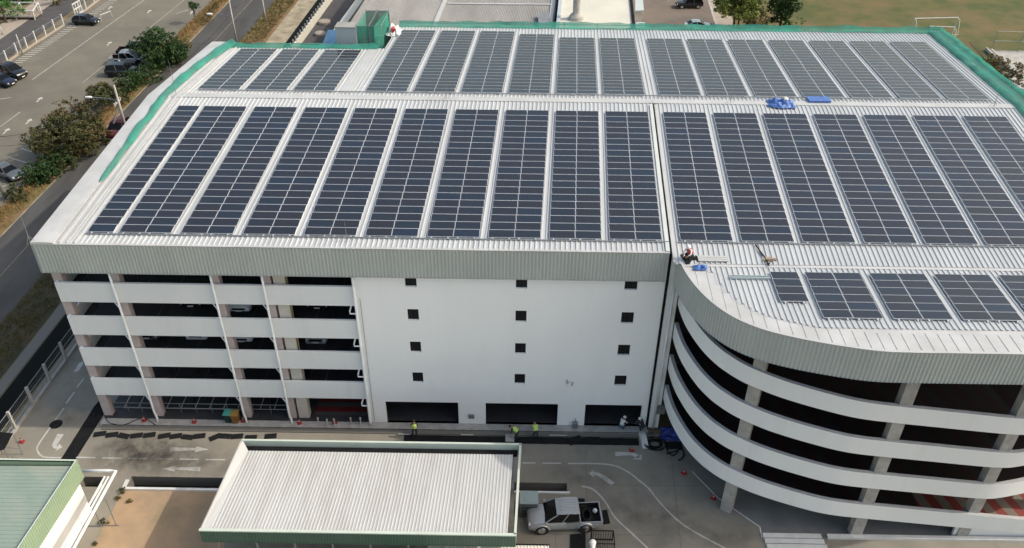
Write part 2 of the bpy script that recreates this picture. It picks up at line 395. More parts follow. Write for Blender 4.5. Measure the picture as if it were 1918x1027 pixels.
mb=MB();mb.box(XL+.2,XJ-.02,34.6,34.8,0,17.2);mb.box(XJ-.22,XJ-.02,.23,34.59,0,17.0);mb.skew().build('inner_wall',X['conc'],garage)
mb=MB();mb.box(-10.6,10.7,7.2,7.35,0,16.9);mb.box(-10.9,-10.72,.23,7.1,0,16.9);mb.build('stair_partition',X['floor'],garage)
# columns of the front row, second and third rows behind
def colx(u,v,y=.5): return yp(u,v,y).x
CX=[colx(155,640),colx(256,640),colx(432,642),colx(522,640)]
for i,x in enumerate(CX):
    MB().box(x-.33,x+.33,.3,.9,0,16.6).build('column',X['pink'],garage)
cx5=colx(545,640)
MB().box(cx5-.42,cx5+.42,.35,1.0,0,16.6).build('column',X['cream'],garage)
for y in (8.,16.2,24.4,33.):
    for x in (-31.9,-26.5,-19.,-14.8,-11.8): MB().box(x-.3,x+.3,y,y+.6,0,ZE-.2).skew().build('column',X['conc'],garage)
# yellow conduits on the cream column
for k in (1,2,3):
    z=FL[k+1];m=MB();m.tube([(cx5+.43,.6,z+.3),(cx5+.45,.55,z+1.1),(cx5+.43,.6,z+2.4)],.06,6);m.build('conduit',X['yellow'],garage)
# parking bays painted inside
def bayline(x0,x1,y0,y1,z,mt): MB().box(x0,x1,y0,y1,z+.002,z+.007).build('bay_marking',mt,garage)
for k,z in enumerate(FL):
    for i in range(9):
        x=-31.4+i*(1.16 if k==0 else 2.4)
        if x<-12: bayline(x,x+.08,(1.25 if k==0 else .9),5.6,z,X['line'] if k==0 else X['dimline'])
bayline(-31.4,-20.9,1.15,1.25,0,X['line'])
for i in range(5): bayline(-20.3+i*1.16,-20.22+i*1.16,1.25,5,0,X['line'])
MB().box(-15.7,-11.4,.7,7.0,.001,.012).build('ramp_floor',X['redstripe'],garage)
# low rails of the ground floor bays
for a,b in ((CX[0]+.4,CX[1]-.4),(CX[1]+.4,CX[2]-.4),(CX[2]+.4,CX[3]-.4)):
    m=MB();m.tube([(a,.75,.5),(b,.75,.5)],.03,6);m.tube([(a,.75,1.0),(b,.75,1.0)],.03,6)
    n=int((b-a)/1.5)+1
    for i in range(n+1): m.tube([(a+(b-a)*i/n,.75,0),(a+(b-a)*i/n,.75,1.0)],.03,6)
    m.build('guard_rail',X['steel'],garage)
# downpipes
for u0,u1,uf in ((208,291,297),(395,458,462),(493,541,547)):
    x0=yp(u0,528,-.16).x;x1=yp(u1,778,-.16).x;x=(x0+x1)/2
    m=MB();m.tube([(x,-.14,14.8),(x,-.14,.95),(x+.12,-.22,.35),(x+.12,-.32,.02)],.085,8)
    o=m.build('downpipe',X['pipe'],garage,smooth=True)
    for k in range(4):
        z=2.62+3.1*k;MB().tube([(x-.05,-.14,z-.45),(x-.42,.1,z-.05),(x-.55,.25,z)],.045,6).build('branch_pipe',X['pipe'],o)
x=XT+.1
m=MB();m.tube([(x,-.16,14.8),(x,-.16,.5),(x+.05,-.3,.02)],.11,8);o=m.build('downpipe',X['pipe'],garage,smooth=True)
for k in range(4):
    z=2.1+3.1*k;MB().tube([(x,-.16,z-.12),(x-.5,-.16,z-.12),(x-.5,-.1,z+.1),(x-.38,.0,z+.5)],.06,6).build('branch_pipe',X['pipe'],o)
MB().tube([(XT+.42,-.05,12.6),(XT+.42,-.05,.2)],.018,6).build('earth_cable',X['steel'],garage)
# fascia
m=MB();m.box(-32.8,10.98,-.27,-.2,14.75,ZE-.03,0);rib_wall(m,[(-32.83,-.272),(10.98,-.272)],lambda x,y:ZE-.01,lambda x,y:14.75)
m.box(-32.85,10.98,-.345,-.1,ZE-.012,ZE+.05,1);m.box(-32.85,10.98,-.33,-.2,14.69,14.748,1)
m.build('front_fascia',[X['fascia'],X['cap']],garage)
m=MB();rib_wall(m,[(-32.84,36.2),(-32.84,-.29)],lambda x,y:(zfront(y) if y<YR else zrear(y))-.02,lambda x,y:14.75);m.skew().build('side_fascia',X['fascia'],garage)
# roof sheets
m=MB();rib_sheet(m,-31.2,XJ-.02,-.26,YR,zfront);m.skew().build('front_roof_sheet',X['roof'],garage)
def slab_strip(m,xa,xb,ys,zf,up,dome=.0,mi=0,n=4,th=.06):
    """smooth flashing band between xa..xb following zf(y)+up, slightly domed across"""
    for j in range(len(ys)-1):
        for i in range(n):
            q=[]
            for (t,y) in ((i/n,ys[j]),((i+1)/n,ys[j]),((i+1)/n,ys[j+1]),(i/n,ys[j+1])):
                q.append((xa+(xb-xa)*t,y,zf(y)+up+dome*math.sin(PI*t)))
            m.add(q,[(0,1,2,3)],mi)
        for xx in (xa,xb):
            m.quad((xx,ys[j],zf(ys[j])-th),(xx,ys[j+1],zf(ys[j+1])-th),(xx,ys[j+1],zf(ys[j+1])+up),(xx,ys[j],zf(ys[j])+up),mi)
    for y in (ys[0],ys[-1]): m.quad((xa,y,zf(y)-th),(xb,y,zf(y)-th),(xb,y,zf(y)+up),(xa,y,zf(y)+up),mi)
zroof=lambda y: zfront(y) if y<=YR else zrear(y)
m=MB();slab_strip(m,-32.87,-31.25,[-.3,5,10,15,YR,26,31,36.2],zroof,.13,.03);m.skew().build('rake_flashing',X['cap'],garage,smooth=False)
m=MB()
for xx,ww in ((-31.0,.16),(-30.45,.10),(-29.95,.14)): slab_strip(m,xx,xx+ww,[-.2,YR,35],zroof,.12,0,n=1)
m.skew().build('rake_ribs',X['cap'],garage)
m=MB();slab_strip(m,-31.2,10.98,[YR-.15,YR,YR+.75],lambda y:(zfront(y) if y<YR else zrear(y)),.075,n=1);
for i in range(14): m.box(-31.2+i*3.05,-31.19+i*3.05,YR-.15,YR+.75,ZR-.02,ZR+.0)
m.skew().build('ridge_cap',X['cap'],garage)
# expansion joint
m=MB();m.box(11.03,11.14,-.2,YR-.4,14,16.5,0)
for y0,y1 in ((-.2,5),(5,10),(10,15),(15,YR-.4)):
    m.add([(11.02,y0,zfront(y0)-.25),(11.15,y0,zfront(y0)-.25),(11.15,y1,zfront(y1)-.25),(11.02,y1,zfront(y1)-.25)],[(0,1,2,3)],0)
m.box(11.025,11.20,-.05,.3,0,16.9,0)
m.skew().build('expansion_joint',X['black'],garage)
m=MB();slab_strip(m,10.72,11.0,[-.2,10,YR-.4],zfront,.11,n=1);m.skew().build('joint_flashing',X['fascia'],garage)

# ================================================================ ramp building (right of the joint)
ramp=thing('ramp_building','white building with rounded corner and helical car ramp under wide ribbed roof','ramp building',(24,0,0))
FC=[(11.57,-.15),(11.60,-1.0),(11.72,-2.2),(11.95,-3.4),(12.32,-4.7),(12.85,-6.0),(13.7,-7.35),(14.65,-8.3),(15.65,-8.95),(17.0,-9.55),(18.6,-10.08),(20.4,-10.55),(21.6,-10.78),(22.6,-10.87),(24,-10.9)]
def spline(pts,n=4):
    P=[Vector(p) for p in pts];o=[]
    for i in range(len(P)-1):
        a=P[max(i-1,0)];b=P[i];c=P[i+1];d=P[min(i+2,len(P)-1)]
        for k in range(n):
            t=k/n;o.append(.5*((2*b)+(c-a)*t+(2*a-5*b+4*c-d)*t*t+(3*b-3*c+d-a)*t**3))
    o.append(P[-1]);return [(q.x,q.y) for q in o]
FC=spline(FC)
XM=30.6
FCR=[(2*XM-x,y) for x,y in reversed(FC)]
FASC=FC+FCR
def inset(poly,d):
    out=[]
    for i in range(len(poly)):
        a=Vector(poly[max(i-1,0)]);b=Vector(poly[min(i+1,len(poly)-1)]);t=(b-a).normalized();p=Vector(poly[i])+Vector((-t.y,t.x))*d;out.append((p.x,p.y))
    return out
def dense(poly,step=.5):
    out=[poly[0]]
    for i in range(1,len(poly)):
        a=Vector(poly[i-1]);b=Vector(poly[i]);n=max(1,int((b-a).length/step))
        for k in range(1,n+1): q=a.lerp(b,k/n);out.append((q.x,q.y))
    return out
m=MB();rib_wall(m,FASC,lambda x,y:zwing(y),lambda x,y:zwing(y)-2.36)
inn=inset(FASC,.12)
for i in range(len(FASC)-1):
    (a,b),(c,d)=FASC[i],FASC[i+1];(e,f),(g,h)=inn[i],inn[i+1];o_=inset(FASC,-.06);(p,q),(r_,s_)=o_[i],o_[i+1]
    zt=lambda y:zwing(y)+.04
    m.add([(p,q,zt(b)),(r_,s_,zt(d)),(g,h,zt(d)),(e,f,zt(b))],[(0,1,2,3)],1)
    m.add([(p,q,zt(b)),(p,q,zt(b)-.07),(r_,s_,zt(d)-.07),(r_,s_,zt(d))],[(0,1,2,3)],1)
    m.add([(e,f,zt(b)-2.4),(g,h,zt(d)-2.4),(g,h,zt(d)),(e,f,zt(b))],[(0,3,2,1)],0)
    m.add([(p,q,zt(b)-2.4),(r_,s_,zt(d)-2.4),(g,h,zt(d)-2.4),(e,f,zt(b)-2.4)],[(0,3,2,1)],1)
m.build('curved_fascia',[X['fascia'],X['cap']],ramp)
# wing roof: ribbed sheet clipped by the curved edge, smooth flashing along the edge
def edge_y(x,d):
    pl=inset(FASC,d)
    for i in range(len(pl)-1):
        if pl[i][0]<=x<=pl[i+1][0] and pl[i+1][0]-pl[i][0]>1e-6:
            t=(x-pl[i][0])/(pl[i+1][0]-pl[i][0]);return pl[i][1]+t*(pl[i+1][1]-pl[i][1])
    return -.3
m=MB();p=.352;n=int((49.3-11.75)/p)
for i in range(n):
    a=11.75+i*p;xs=[a,a+p*.62,a+p*.70,a+p*.90,a+p];hs=[0,0,.06,.06,0]
    ye=max(-8.6,edge_y(a+p/2,1.55)) if 12.9<a<48.2 else -1.75
    for j in range(4):
        y0=-1.72;sx=lambda x,y:x+SK*(y+4.)*.8
        m.add([(sx(xs[j],ye),ye,zwing(ye)+hs[j]),(sx(xs[j+1],ye),ye,zwing(ye)+hs[j+1]),(xs[j+1]+.1,y0,zwing(y0)+hs[j+1]),(xs[j]+.1,y0,zwing(y0)+hs[j])],[(0,1,2,3)])
m.build('wing_roof_sheet',X['roof'],ramp)
# flashing plates (flat pan under and beyond the ribs)
m=MB();pl=inset(FASC,.10)
for i in range(len(pl)-1):
    (a,b),(c,d)=pl[i],pl[i+1];m.add([(a,b,zwing(b)-.015),(c,d,zwing(d)-.015),(c,-1.6,zwing(-1.6)-.015),(a,-1.6,zwing(-1.6)-.015)],[(0,1,2,3)])
x=12.3
while x<48.6:
    y1=edge_y(x,.12);y0=edge_y(x,1.5)+.35
    if y0>-1.7:y0=-1.75
    if y0>y1+.2:
        ax=x+SK*(y1+4);bx=x+SK*(y0+4)
        m.add([(ax,y1,zwing(y1)-.012),(ax+.03,y1,zwing(y1)+.012),(bx+.03,y0,zwing(y0)+.012),(bx,y0,zwing(y0)-.012)],[(0,1,2,3)])
        m.add([(ax+.03,y1,zwing(y1)+.012),(ax+.05,y1,zwing(y1)-.012),(bx+.05,y0,zwing(y0)-.012),(bx+.03,y0,zwing(y0)+.012)],[(0,1,2,3)])
    x+=.72
m.build('edge_flashing',X['cap'],ramp)
m=MB();m.box(11.75,49.4,-1.78,-1.5,zwing(-1.5)-.05,zwing(-1.5)+.06,0);m.box(12.6,49.2,-1.50,-1.46,zwing(-1.5)-.05,zwing(-1.5)+.075,1)
m.build('valley_gutter',[X['cap'],X['steel']],ramp)
m=MB();rib_sheet(m,11.30,42.7,-1.47,YR,zfront);m.skew().build('front_roof_sheet',X['roof'],ramp)
m=MB();slab_strip(m,11.02,42.7,[YR-.15,YR,YR+.75],lambda y:(zfront(y) if y<YR else zrear(y)),.075,n=1);m.skew().build('ridge_cap',X['cap'],ramp)
m=MB();slab_strip(m,11.14,11.30,[-1.4,10,YR-.45],zfront,.12,n=1);m.skew().build('joint_flashing',X['cap'],ramp)
m=MB();slab_strip(m,42.75,44.,[-1.4,5,10,15,YR,26,31,36.2,43.4],zroof,.13,.05);m.skew().build('rake_flashing',X['cap'],ramp)
m=MB();rib_wall(m,[(44.,-.3),(44.,43.4)],lambda x,y:zroof(y)-.02,lambda x,y:14.3);m.skew().build('side_fascia',X['fascia'],ramp)
m=MB();rib_sheet(m,-15.0,42.7,YR,43.2,zrear,ynodes=[YR,43.2]);m.skew().build('rear_roof_sheet',X['roof'],ramp)
m=MB();rib_sheet(m,-31.2,-15.02,YR,34.95,zrear);m.skew().build('rear_roof_sheet',X['roof'],garage)
# smooth wide pan between the third and fourth rear strips
m=MB();slab_strip(m,-16.55,-15.35,[YR+1.2,34.9],zrear,.05,n=1);m.skew().build('walkway_pan',X['cap'],garage)
# outer walls of the ramp building (rear and right) and the wall behind the ramp
m=MB();m.box(11.4,43.6,43.0,43.2,0,16.5);m.box(43.4,43.6,-.2,43.0,0,17);m.box(-15,11.4,43.0,43.2,0,16.5);m.box(-15.2,-15.0,34.9,43.2,0,16.6);m.skew().build('outer_wall',X['wall'],ramp)
m=MB();m.box(11.21,12.0,-.12,.2,0,16.9);m.build('corner_wall',X['wall'],ramp)
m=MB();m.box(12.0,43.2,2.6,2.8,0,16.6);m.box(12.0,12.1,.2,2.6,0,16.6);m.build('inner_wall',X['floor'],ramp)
# helical parapets
PC=dense(spline([(12.07,-.13),(12.10,-1.0),(12.22,-2.2),(12.44,-3.3),(12.80,-4.55),(13.3,-5.78),(14.05,-7.0),(14.95,-7.88),(15.95,-8.48),(17.2,-9.06),(18.75,-9.57),(20.5,-10.03),(21.65,-10.26),(22.6,-10.36),(24,-10.4),(27.4,-10.4)]),.5)
PCR=[(2*27.35-x,y) for x,y in reversed(PC)]
ALL=PC+PCR[1:]
def ztop4(x):
    x=min(max(x,14.3),33.); return 14.0-.118*(x-14.3)
def band(m,path,zt,h,th):
    inn=inset(path,th);n=len(path)
    b=len(m.v)
    for (x,y),(p,q) in zip(path,inn):
        z=zt(x);m.v+=[(x,y,z-h),(x,y,z),(p,q,z),(p,q,z-h)]
    for i in range(n-1):
        for k in range(4):
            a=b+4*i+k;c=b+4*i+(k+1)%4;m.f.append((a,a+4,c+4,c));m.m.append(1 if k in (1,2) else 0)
    m.f.append((b,b+1,b+2,b+3));m.m.append(0);e=b+4*(n-1);m.f.append((e+3,e+2,e+1,e));m.m.append(0)
STRAIGHT=[p for p in PC]+[(x,-10.4) for x in (28.,29,30,31,32,33,34,35,36,37,38,39,40)]
def deck(m,path,zt,w_,h0,th):
    inn=inset(path,w_);n=len(path);o=inset(path,.16);b=len(m.v)
    for (x,y),(p,q) in zip(o,inn):
        z=zt(x)-h0;q=min(q,2.55);m.v+=[(x,y,z),(p,q,z),(p,q,z-th),(x,y,z-th)]
    for i in range(n-1):
        for k in range(4):
            a=b+4*i+k;c=b+4*i+(k+1)%4;m.f.append((a,c,c+4,a+4));m.m.append(0)
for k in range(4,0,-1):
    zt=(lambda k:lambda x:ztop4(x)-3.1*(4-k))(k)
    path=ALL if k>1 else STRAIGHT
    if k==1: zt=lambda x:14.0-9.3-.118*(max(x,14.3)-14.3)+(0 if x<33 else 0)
    m=MB();band(m,path,zt,1.42,.27);m.build('ramp_parapet',[X['wall'],X['coping_shade']],ramp)
    for pth,mt in ([(path,X['ramp_shade'])] if k>1 else [([p for p in path if p[0]<=29],X['ramp_shade']),([p for p in path if p[0]>=29],X['ramp'])]):  # shade-darkened deck colour inside, full stripes at the entrance end
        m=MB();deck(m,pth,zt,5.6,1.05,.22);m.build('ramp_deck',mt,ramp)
    inn=[(x,min(y,2.4)) for x,y in inset(path,5.5)]
    m=MB();band(m,[p for p in inn],lambda x:zt(x)-.1,1.2,.15);m.build('inner_parapet',[X['conc'],X['conc']],ramp)
# ramp columns
for (x,y,tx,ty) in ((16.05,-8.0,.87,-.5),(24.75,-9.95,1,0),(32.25,-9.9,1,.05),(38.9,-8.0,.87,.5)):
    m=MB();m.obox((x,y),(tx,ty),.82,.6,-.1,zwing(y)-2.0);m.build('column',X['conc'],ramp)
# wall under the low end of the ramp
MB().box(31.6,38,-10.1,-9.9,-.1,1.9).build('low_wall',X['wall'],ramp)
m=MB();m.tube([(11.62,-.22,14.6),(11.62,-.22,.05)],.09,8);m.build('downpipe',X['pipe'],ramp,smooth=True)
m=MB();m.tube([(11.12,-.34,14.9),(11.12,-.34,9),(11.06,-.4,3),(11.12,-.42,.05)],.035,8);m.build('hanging_cable',X['black'],ramp,smooth=True)
# ================================================================ solar arrays
PW,PH=1.80,.874
def panel_mesh():
    m=MB();f=.014
    m.box(0,PW,0,PH,-.04,0,0)                         # frame body
    z=.002
    m.quad((0,0,z),(PW,0,z),(PW,f,z),(0,f,z),0);m.quad((0,PH-f,z),(PW,PH-f,z),(PW,PH,z),(0,PH,z),0)
    m.quad((0,f,z),(f,f,z),(f,PH-f,z),(0,PH-f,z),0);m.quad((PW-f,f,z),(PW,f,z),(PW,PH-f,z),(PW-f,PH-f,z),0)
    m.quad((f,f,z),(PW-f,f,z),(PW-f,PH-f,z),(f,PH-f,z),1)
    return m
proto_panel=panel_mesh().build('solar_panel',[X['alu'],X['cell']])
pm=proto_panel.data;bpy.data.objects.remove(proto_panel)
def strip_array(xp,ncols,y0,rows,pitch,zf,slope,label,group,colw=1.828):
    root=thing('solar_array',label,'solar array',(sk(xp,y0),y0,zf(y0)+.16),0,group)
    xp+=(3.63 if ncols==2 else 1.70)/2-(ncols*colw-(colw-PW))/2;root.location.x=sk(xp,y0)
    for r in range(rows):
        dy=r*pitch*math.cos(slope)
        for c in range(ncols):
            o=bpy.data.objects.new('solar_panel',pm);COL.objects.link(o);o.parent=root
            o.location=(c*colw+SK*dy,dy,r*pitch*math.sin(slope));o.rotation_euler=(slope,0,0)
    m=MB();L=rows*pitch
    for c in range(ncols):
        for q in (.3,1.45):
            x=c*colw+q
            m.beam((x,-.08,-.075),(x+SK*L,L*math.cos(slope)+.03,L*math.sin(slope)-.075),.05,.06)
            m.box(x-.04,x+.04,-.14,-.02,-.16,-.03)
    m.build('mounting_rail',X['alu'],root,local=True)
    return root
ORD=['first','second','third','fourth','fifth','sixth','seventh','eighth','ninth','tenth']
A1=math.atan(S1);A2=-math.atan(S2);A3=-math.atan(S3)
G1='solar arrays on the front roof slope';G2='solar arrays on the rear roof slope';G3='short solar arrays on the rounded wing roof'
FX=[-29.41,-27.26,-22.95,-18.63,-14.38,-10.09,-5.79,-1.53,2.70,6.90]
strip_array(FX[0],1,.99,20,.893,zfront,A1,'narrow one-panel-wide solar array on front slope beside the left roof edge',G1)
for i,x in enumerate(FX[1:]):
    s=['left of the joint','nearest the black joint'][i==8]
    lab='double-width array on front slope, %s to the right of the narrow single array'%ORD[i] if i<8 else 'double-width array on front slope touching the black expansion joint, left side'
    strip_array(x,2,.99,20,.893,zfront,A1,lab,G1)
for i,x in enumerate([11.81,16.06,20.30,24.56,28.79,33.01,37.27]):
    strip_array(x,2,.99,20,.893,zfront,A1,'double-width array on front slope, %s to the right of the black joint'%ORD[i],G1)
RX=[-29.1,-24.9,-20.66]
for i,x in enumerate(RX):
    strip_array(x,2,22.32,13,.9,zrear,A2,'short grey rear-slope array left of the wide bare pan, %s from the left'%ORD[i],G2)
for i,x in enumerate([-14.23,-9.99,-5.79]):
    strip_array(x,2,22.32,21,.9,zrear,A2,'longest grey rear-slope array reaching the green net, %s right of the bare pan'%ORD[i],G2)
strip_array(-1.57,2,22.32,20,.9,zrear,A2,'grey rear-slope array one step shorter than its longer left neighbour',G2)
for i,x in enumerate([2.65,6.84]):
    strip_array(x,2,22.32,19,.892,zrear,A2,'grey rear-slope array, %s one left of the wide bare gap at the joint'%['second','first'][i],G2)
for i,x in enumerate([11.785,16.0,20.25,24.5,28.75,33.0,37.25]):
    strip_array(x,2,22.32,19,.892,zrear,A2,'grey rear-slope array, %s right of the wide bare gap at the joint'%ORD[i],G2)
def wing_array(xp,ncols,rows,label):
    y0=-2.5;p=.872
    root=thing('solar_array',label,'solar array',(sk(xp,y0),y0,zwing(y0)+.17),0,G3)
    for r in range(rows):
        dy=-(r+1)*p*math.cos(A3)
        for c in range(ncols):
            o=bpy.data.objects.new('solar_panel',pm);COL.objects.link(o);o.parent=root
            o.location=(c*1.835+SK*dy,dy,(r+1)*p*math.sin(-A3));o.rotation_euler=(A3,0,0)
    m=MB();L=-rows*p
    for c in range(ncols):
        for q in (.3,1.45):
            x=c*1.835+q;m.beam((x,.05,-.075),(x+SK*L,L-.08,-L*S3-.075),.05,.06);m.box(x-.04+SK*L,x+.04+SK*L,L-.12,L,-L*S3-.17,-L*S3-.03)
    m.build('mounting_rail',X['alu'],root,local=True)
wing_array(17.43,1,4,'small single-width array of four panels on the rounded wing roof')
for i,x in enumerate([19.72,23.99,28.24,32.5]):
    wing_array(x,2,6,'six-row array on the rounded wing roof, %s right of the small four-panel one'%ORD[i])

# ================================================================ things on the roof
m=MB()
for xa,xb,y in ((-29.6,11.0,.84),): m.tube([(sk(xa,y),y,zfront(y)+.1),(sk(xb,y),y,zfront(y)+.1)],.05,6)
tag(m.build('cable_conduit',X['steel']),'thin grey cable conduit along lower ends of left front-slope arrays','conduit')
m=MB();m.tube([(sk(11.6,.84),.84,zfront(.84)+.1),(sk(41.2,.84),.84,zfront(.84)+.1)],.05,6)
tag(m.build('cable_conduit',X['steel']),'thin grey cable conduit along lower ends of arrays right of the joint','conduit')
m=MB();y=22.1;m.tube([(sk(-29,y),y,zrear(y)+.14),(sk(41,y),y,zrear(y)+.14)],.045,6)
tag(m.build('cable_conduit',X['steel']),'grey cable conduit running just behind the roof ridge','conduit')
def rod(u,v,y,h,label):
    p=yp(u,v,y);z=zroof(y)+.05 if y>-1.4 else p.z
    t=thing('lightning_rod',label,'lightning rod',(p.x,y,z),0,'lightning rods on the roof')
    MB().tube([(0,0,0),(.03,0,h*.6),(.0,0,h)],[.022,.016,.006],6).build('mast',X['steel'],t,local=True)
    for k in range(3):
        a=2*PI*k/3+.3;MB().tube([(.35*math.cos(a),.35*math.sin(a),0),(0,0,.55)],.010,5).build('leg',X['steel'],t,local=True)
    return t
rod(836,186,YR+.05,3.2,'lightning rod on tripod on the ridge above the rear-slope middle arrays')
rod(1368,193,YR+.05,1.9,'short lightning rod on tripod on the ridge right of the joint')
rod(330,177,YR+.1,3.4,'lightning rod standing at the left end of the ridge beside green net')
rod(58,457,-.15,2.9,'lightning rod on the front left roof corner')
rod(1862,197,YR+.05,2.,'lightning rod at the right end of the ridge beside green net')
rod(648,440,.5,1.6,'lightning rod by lower end of front arrays near the facade middle')
# crumpled tarp and folded tarp
def crumple(name,label,c,sx,sy,h,material,seed,n=26,cat='tarp',group=None):
    rr=random.Random(seed);m=MB();V=[]
    for j in range(n+1):
        for i in range(n+1):
            a=i/n*2-1;b=j/n*2-1;r=max(abs(a),abs(b))
            q=noise.noise((a*2.3+seed,b*2.3,seed*.7));q2=noise.noise((a*6+seed,b*6,3.1))
            z=h*(1-r**2)*(.55+.9*q)+.12*h*q2+.03;ex=1+.28*noise.noise((a*1.7,b*1.7,seed+9))
            V.append((c[0]+a*sx/2*ex,c[1]+b*sy/2*ex,c[2]+max(z,.02)))
    F=[(j*(n+1)+i,j*(n+1)+i+1,(j+1)*(n+1)+i+1,(j+1)*(n+1)+i) for j in range(n) for i in range(n)]
    m.add(V,F);return tag(m.build(name,material,smooth=False),label,cat,group)
p=yp(1464,190,YR-.1);crumple('crumpled_tarp','crumpled blue tarp heaped on the ridge right of the joint',(p.x,YR-.05,ZR+.05),2.3,1.5,.6,X['blue'],3)
m=MB();m.lathe((p.x+.35,YR+.1,ZR+.42),[(.1,0),(.24,.02),(.28,.12),(.16,.22),(.05,.25)],10);tag(m.build('sack',X['white']),'white sack lying on the crumpled blue tarp','sack')
p=yp(1536,182,YR+.7)
m=MB();n=14;V=[]
for j in range(n+1):
    for i in range(n+1): V.append((p.x-.95+1.9*i/n,YR+.35+1.0*j/n,ZR+.22+.03*noise.noise((i*.5,j*.6,1))))
m.add(V,[(j*(n+1)+i,j*(n+1)+i+1,(j+1)*(n+1)+i+1,(j+1)*(n+1)+i) for j in range(n) for i in range(n)]);m.box(p.x-.94,p.x+.94,YR+.36,YR+1.34,ZR-.02,ZR+.19)
tag(m.build('folded_tarp',X['blue']),'flat folded bright blue tarp beside the crumpled one on the ridge','tarp')
p=yp(1311,502,-1.9);crumple('crumpled_tarp','small blue plastic sheet on the rounded wing roof below the worker',(p.x,-2.0,zwing(-2)+.05),.9,.55,.3,X['blue'],5,14)
# offcuts and pipes on the wing roof
def lying(name,label,cat,a,b,w_,h_,material):
    m=MB();m.beam(a,b,w_,h_);return tag(m.build(name,material),label,cat)
a=yp(1298,487,-.9);b=yp(1362,489,-.9)
m=MB()
for k in range(3): m.box(a.x+.3,b.x,-1.25+k*.22,-1.06+k*.22,zfront(-1)+.05,zfront(-1)+.13)
tag(m.build('metal_sheets',X['cap']),'stack of white flashing lengths lying beside the roof worker','metal sheets')
m=MB();a=yp(1366,523,-3.1);b=yp(1441,524,-3.1);z=zwing(-3.1)+.12
m.box(a.x,b.x,-3.3,-3.12,z-.04,z+.02);m.box(a.x,b.x,-3.12,-3.08,z-.04,z+.12);m.box(a.x,b.x,-3.34,-3.30,z-.04,z+.12)
tag(m.build('cable_tray',X['paleblue']),'open pale cable tray lying on the wing roof left of the small array','cable tray')
a=yp(1440,500,-1.7);b=yp(1416,455,.6)
m=MB();m.tube([(a.x,-1.7,zfront(-1.4)+.15),(a.x-.05,-.9,zfront(-.9)+.12),(b.x,.6,zfront(.6)+.12)],.05,6)
tag(m.build('cable',X['black']),'black cable running down from front arrays to the valley gutter','cable')
m=MB();z=zfront(-.8)+.05;rr=random.Random(4)
p=yp(1440,497,-1.2)
for k in range(6): m.box(p.x-.5+rr.random()*.9,p.x-.3+rr.random()*.9,-1.5+rr.random()*.6,-1.3+rr.random()*.6,zwing(-1.5)+.08,zwing(-1.5)+.16+rr.random()*.08)
tag(m.build('timber_offcuts',X['wood']),'small heap of brown offcuts on the valley gutter above the small array','offcuts')
# ================================================================ debris net
def ribbon(m,pts,mi=0,jit=.12,sub=.6,seed=1):
    """pts: list of rows, each row a list of points across; wavy cloth"""
    rows=[]
    for i in range(len(pts)-1):
        n=max(1,int((Vector(pts[i+1][0])-Vector(pts[i][0])).length/sub))
        for k in range(n):
            t=k/n;rows.append([Vector(a).lerp(Vector(b),t) for a,b in zip(pts[i],pts[i+1])])
    rows.append([Vector(a) for a in pts[-1]])
    w_=len(rows[0]);V=[]
    for i,r in enumerate(rows):
        for j,q in enumerate(r):
            d=Vector((noise.noise((q.x*.5,q.y*.5,seed+j)),noise.noise((q.x*.5,q.y*.5,seed+20+j)),noise.noise((q.x*.8,q.y*.8,seed+40+j))))
            V.append(q+d*jit)
    F=[(i*w_+j,i*w_+j+1,(i+1)*w_+j+1,(i+1)*w_+j) for i in range(len(rows)-1) for j in range(w_-1)]
    m.add(V,F,mi)
def rk(x,y,u): return (sk(x,y),y,zroof(y)+u)
# left rake
m=MB()
ribbon(m,[[rk(-31.35,7.1,.2),rk(-31.2,7.1,.3),rk(-31.1,7.1,.22)],[rk(-31.5,9,.25),rk(-31.2,9,.45),rk(-31.0,9,.2)],[rk(-31.65,13,.28),rk(-31.2,13,.5),rk(-30.95,13,.2)],[rk(-31.7,20,.28),rk(-31.25,20,.5),rk(-31.0,20,.2)],[rk(-31.95,27,.28),rk(-31.3,27,.5),rk(-30.95,27,.2)],[rk(-31.6,32,.28),rk(-31.1,32,.55),rk(-30.6,32,.2)],[rk(-31.3,35.6,.3),rk(-30.6,35.9,.6),rk(-29.9,35.2,.25)]],jit=.13,sub=.45,seed=2)
tag(m.build('debris_net',X['net'],smooth=True),'narrow twisted green safety net lying along the left roof edge','safety net','green safety nets round the roof')
def hanging(x0,x1,y,zf,h,label,seed,back=True):
    m=MB();n=int((x1-x0)/1.2);rr=random.Random(seed);pts=[]
    for i in range(n+1):
        x=x0+(x1-x0)*i/n;hh=h*(.75+.5*noise.noise((i*.33,seed,0))+.15*rr.random());z=zf(y)
        pts.append([(sk(x,y-.45),y-.45,zf(y-.45)+.05),(sk(x,y-.3),y-.3,z+.22),(sk(x,y-.1),y-.1,z+.12),(sk(x,y+.15),y+.15,z+.26),(sk(x,y+.3),y+.3,z+.30+hh)])
    ribbon(m,pts,jit=.16,sub=.6,seed=seed)
    t=tag(m.build('debris_net',X['net'],smooth=True),label,'safety net','green safety nets round the roof')
    m=MB()
    for i in range(0,n+1,3):
        x=x0+(x1-x0)*i/n;m.tube([(sk(x,y+.28),y+.28,zf(y)-.1),(sk(x,y+.28),y+.28,zf(y)+.55)],.03,5)
    m.tube([(sk(x0,y+.28),y+.28,zf(y)+.3),(sk(x1,y+.28),y+.28,zf(y)+.3)],.03,5)
    m.build('net_post',X['steel'],t)
hanging(-31.0,-15.6,35.0,zrear,.06,'green safety net along the rear eave of the short arrays',11)
hanging(-14.9,43.9,43.1,zrear,.30,'long green safety net along the whole rear eave of the roof',23)
m=MB()
pts=[]
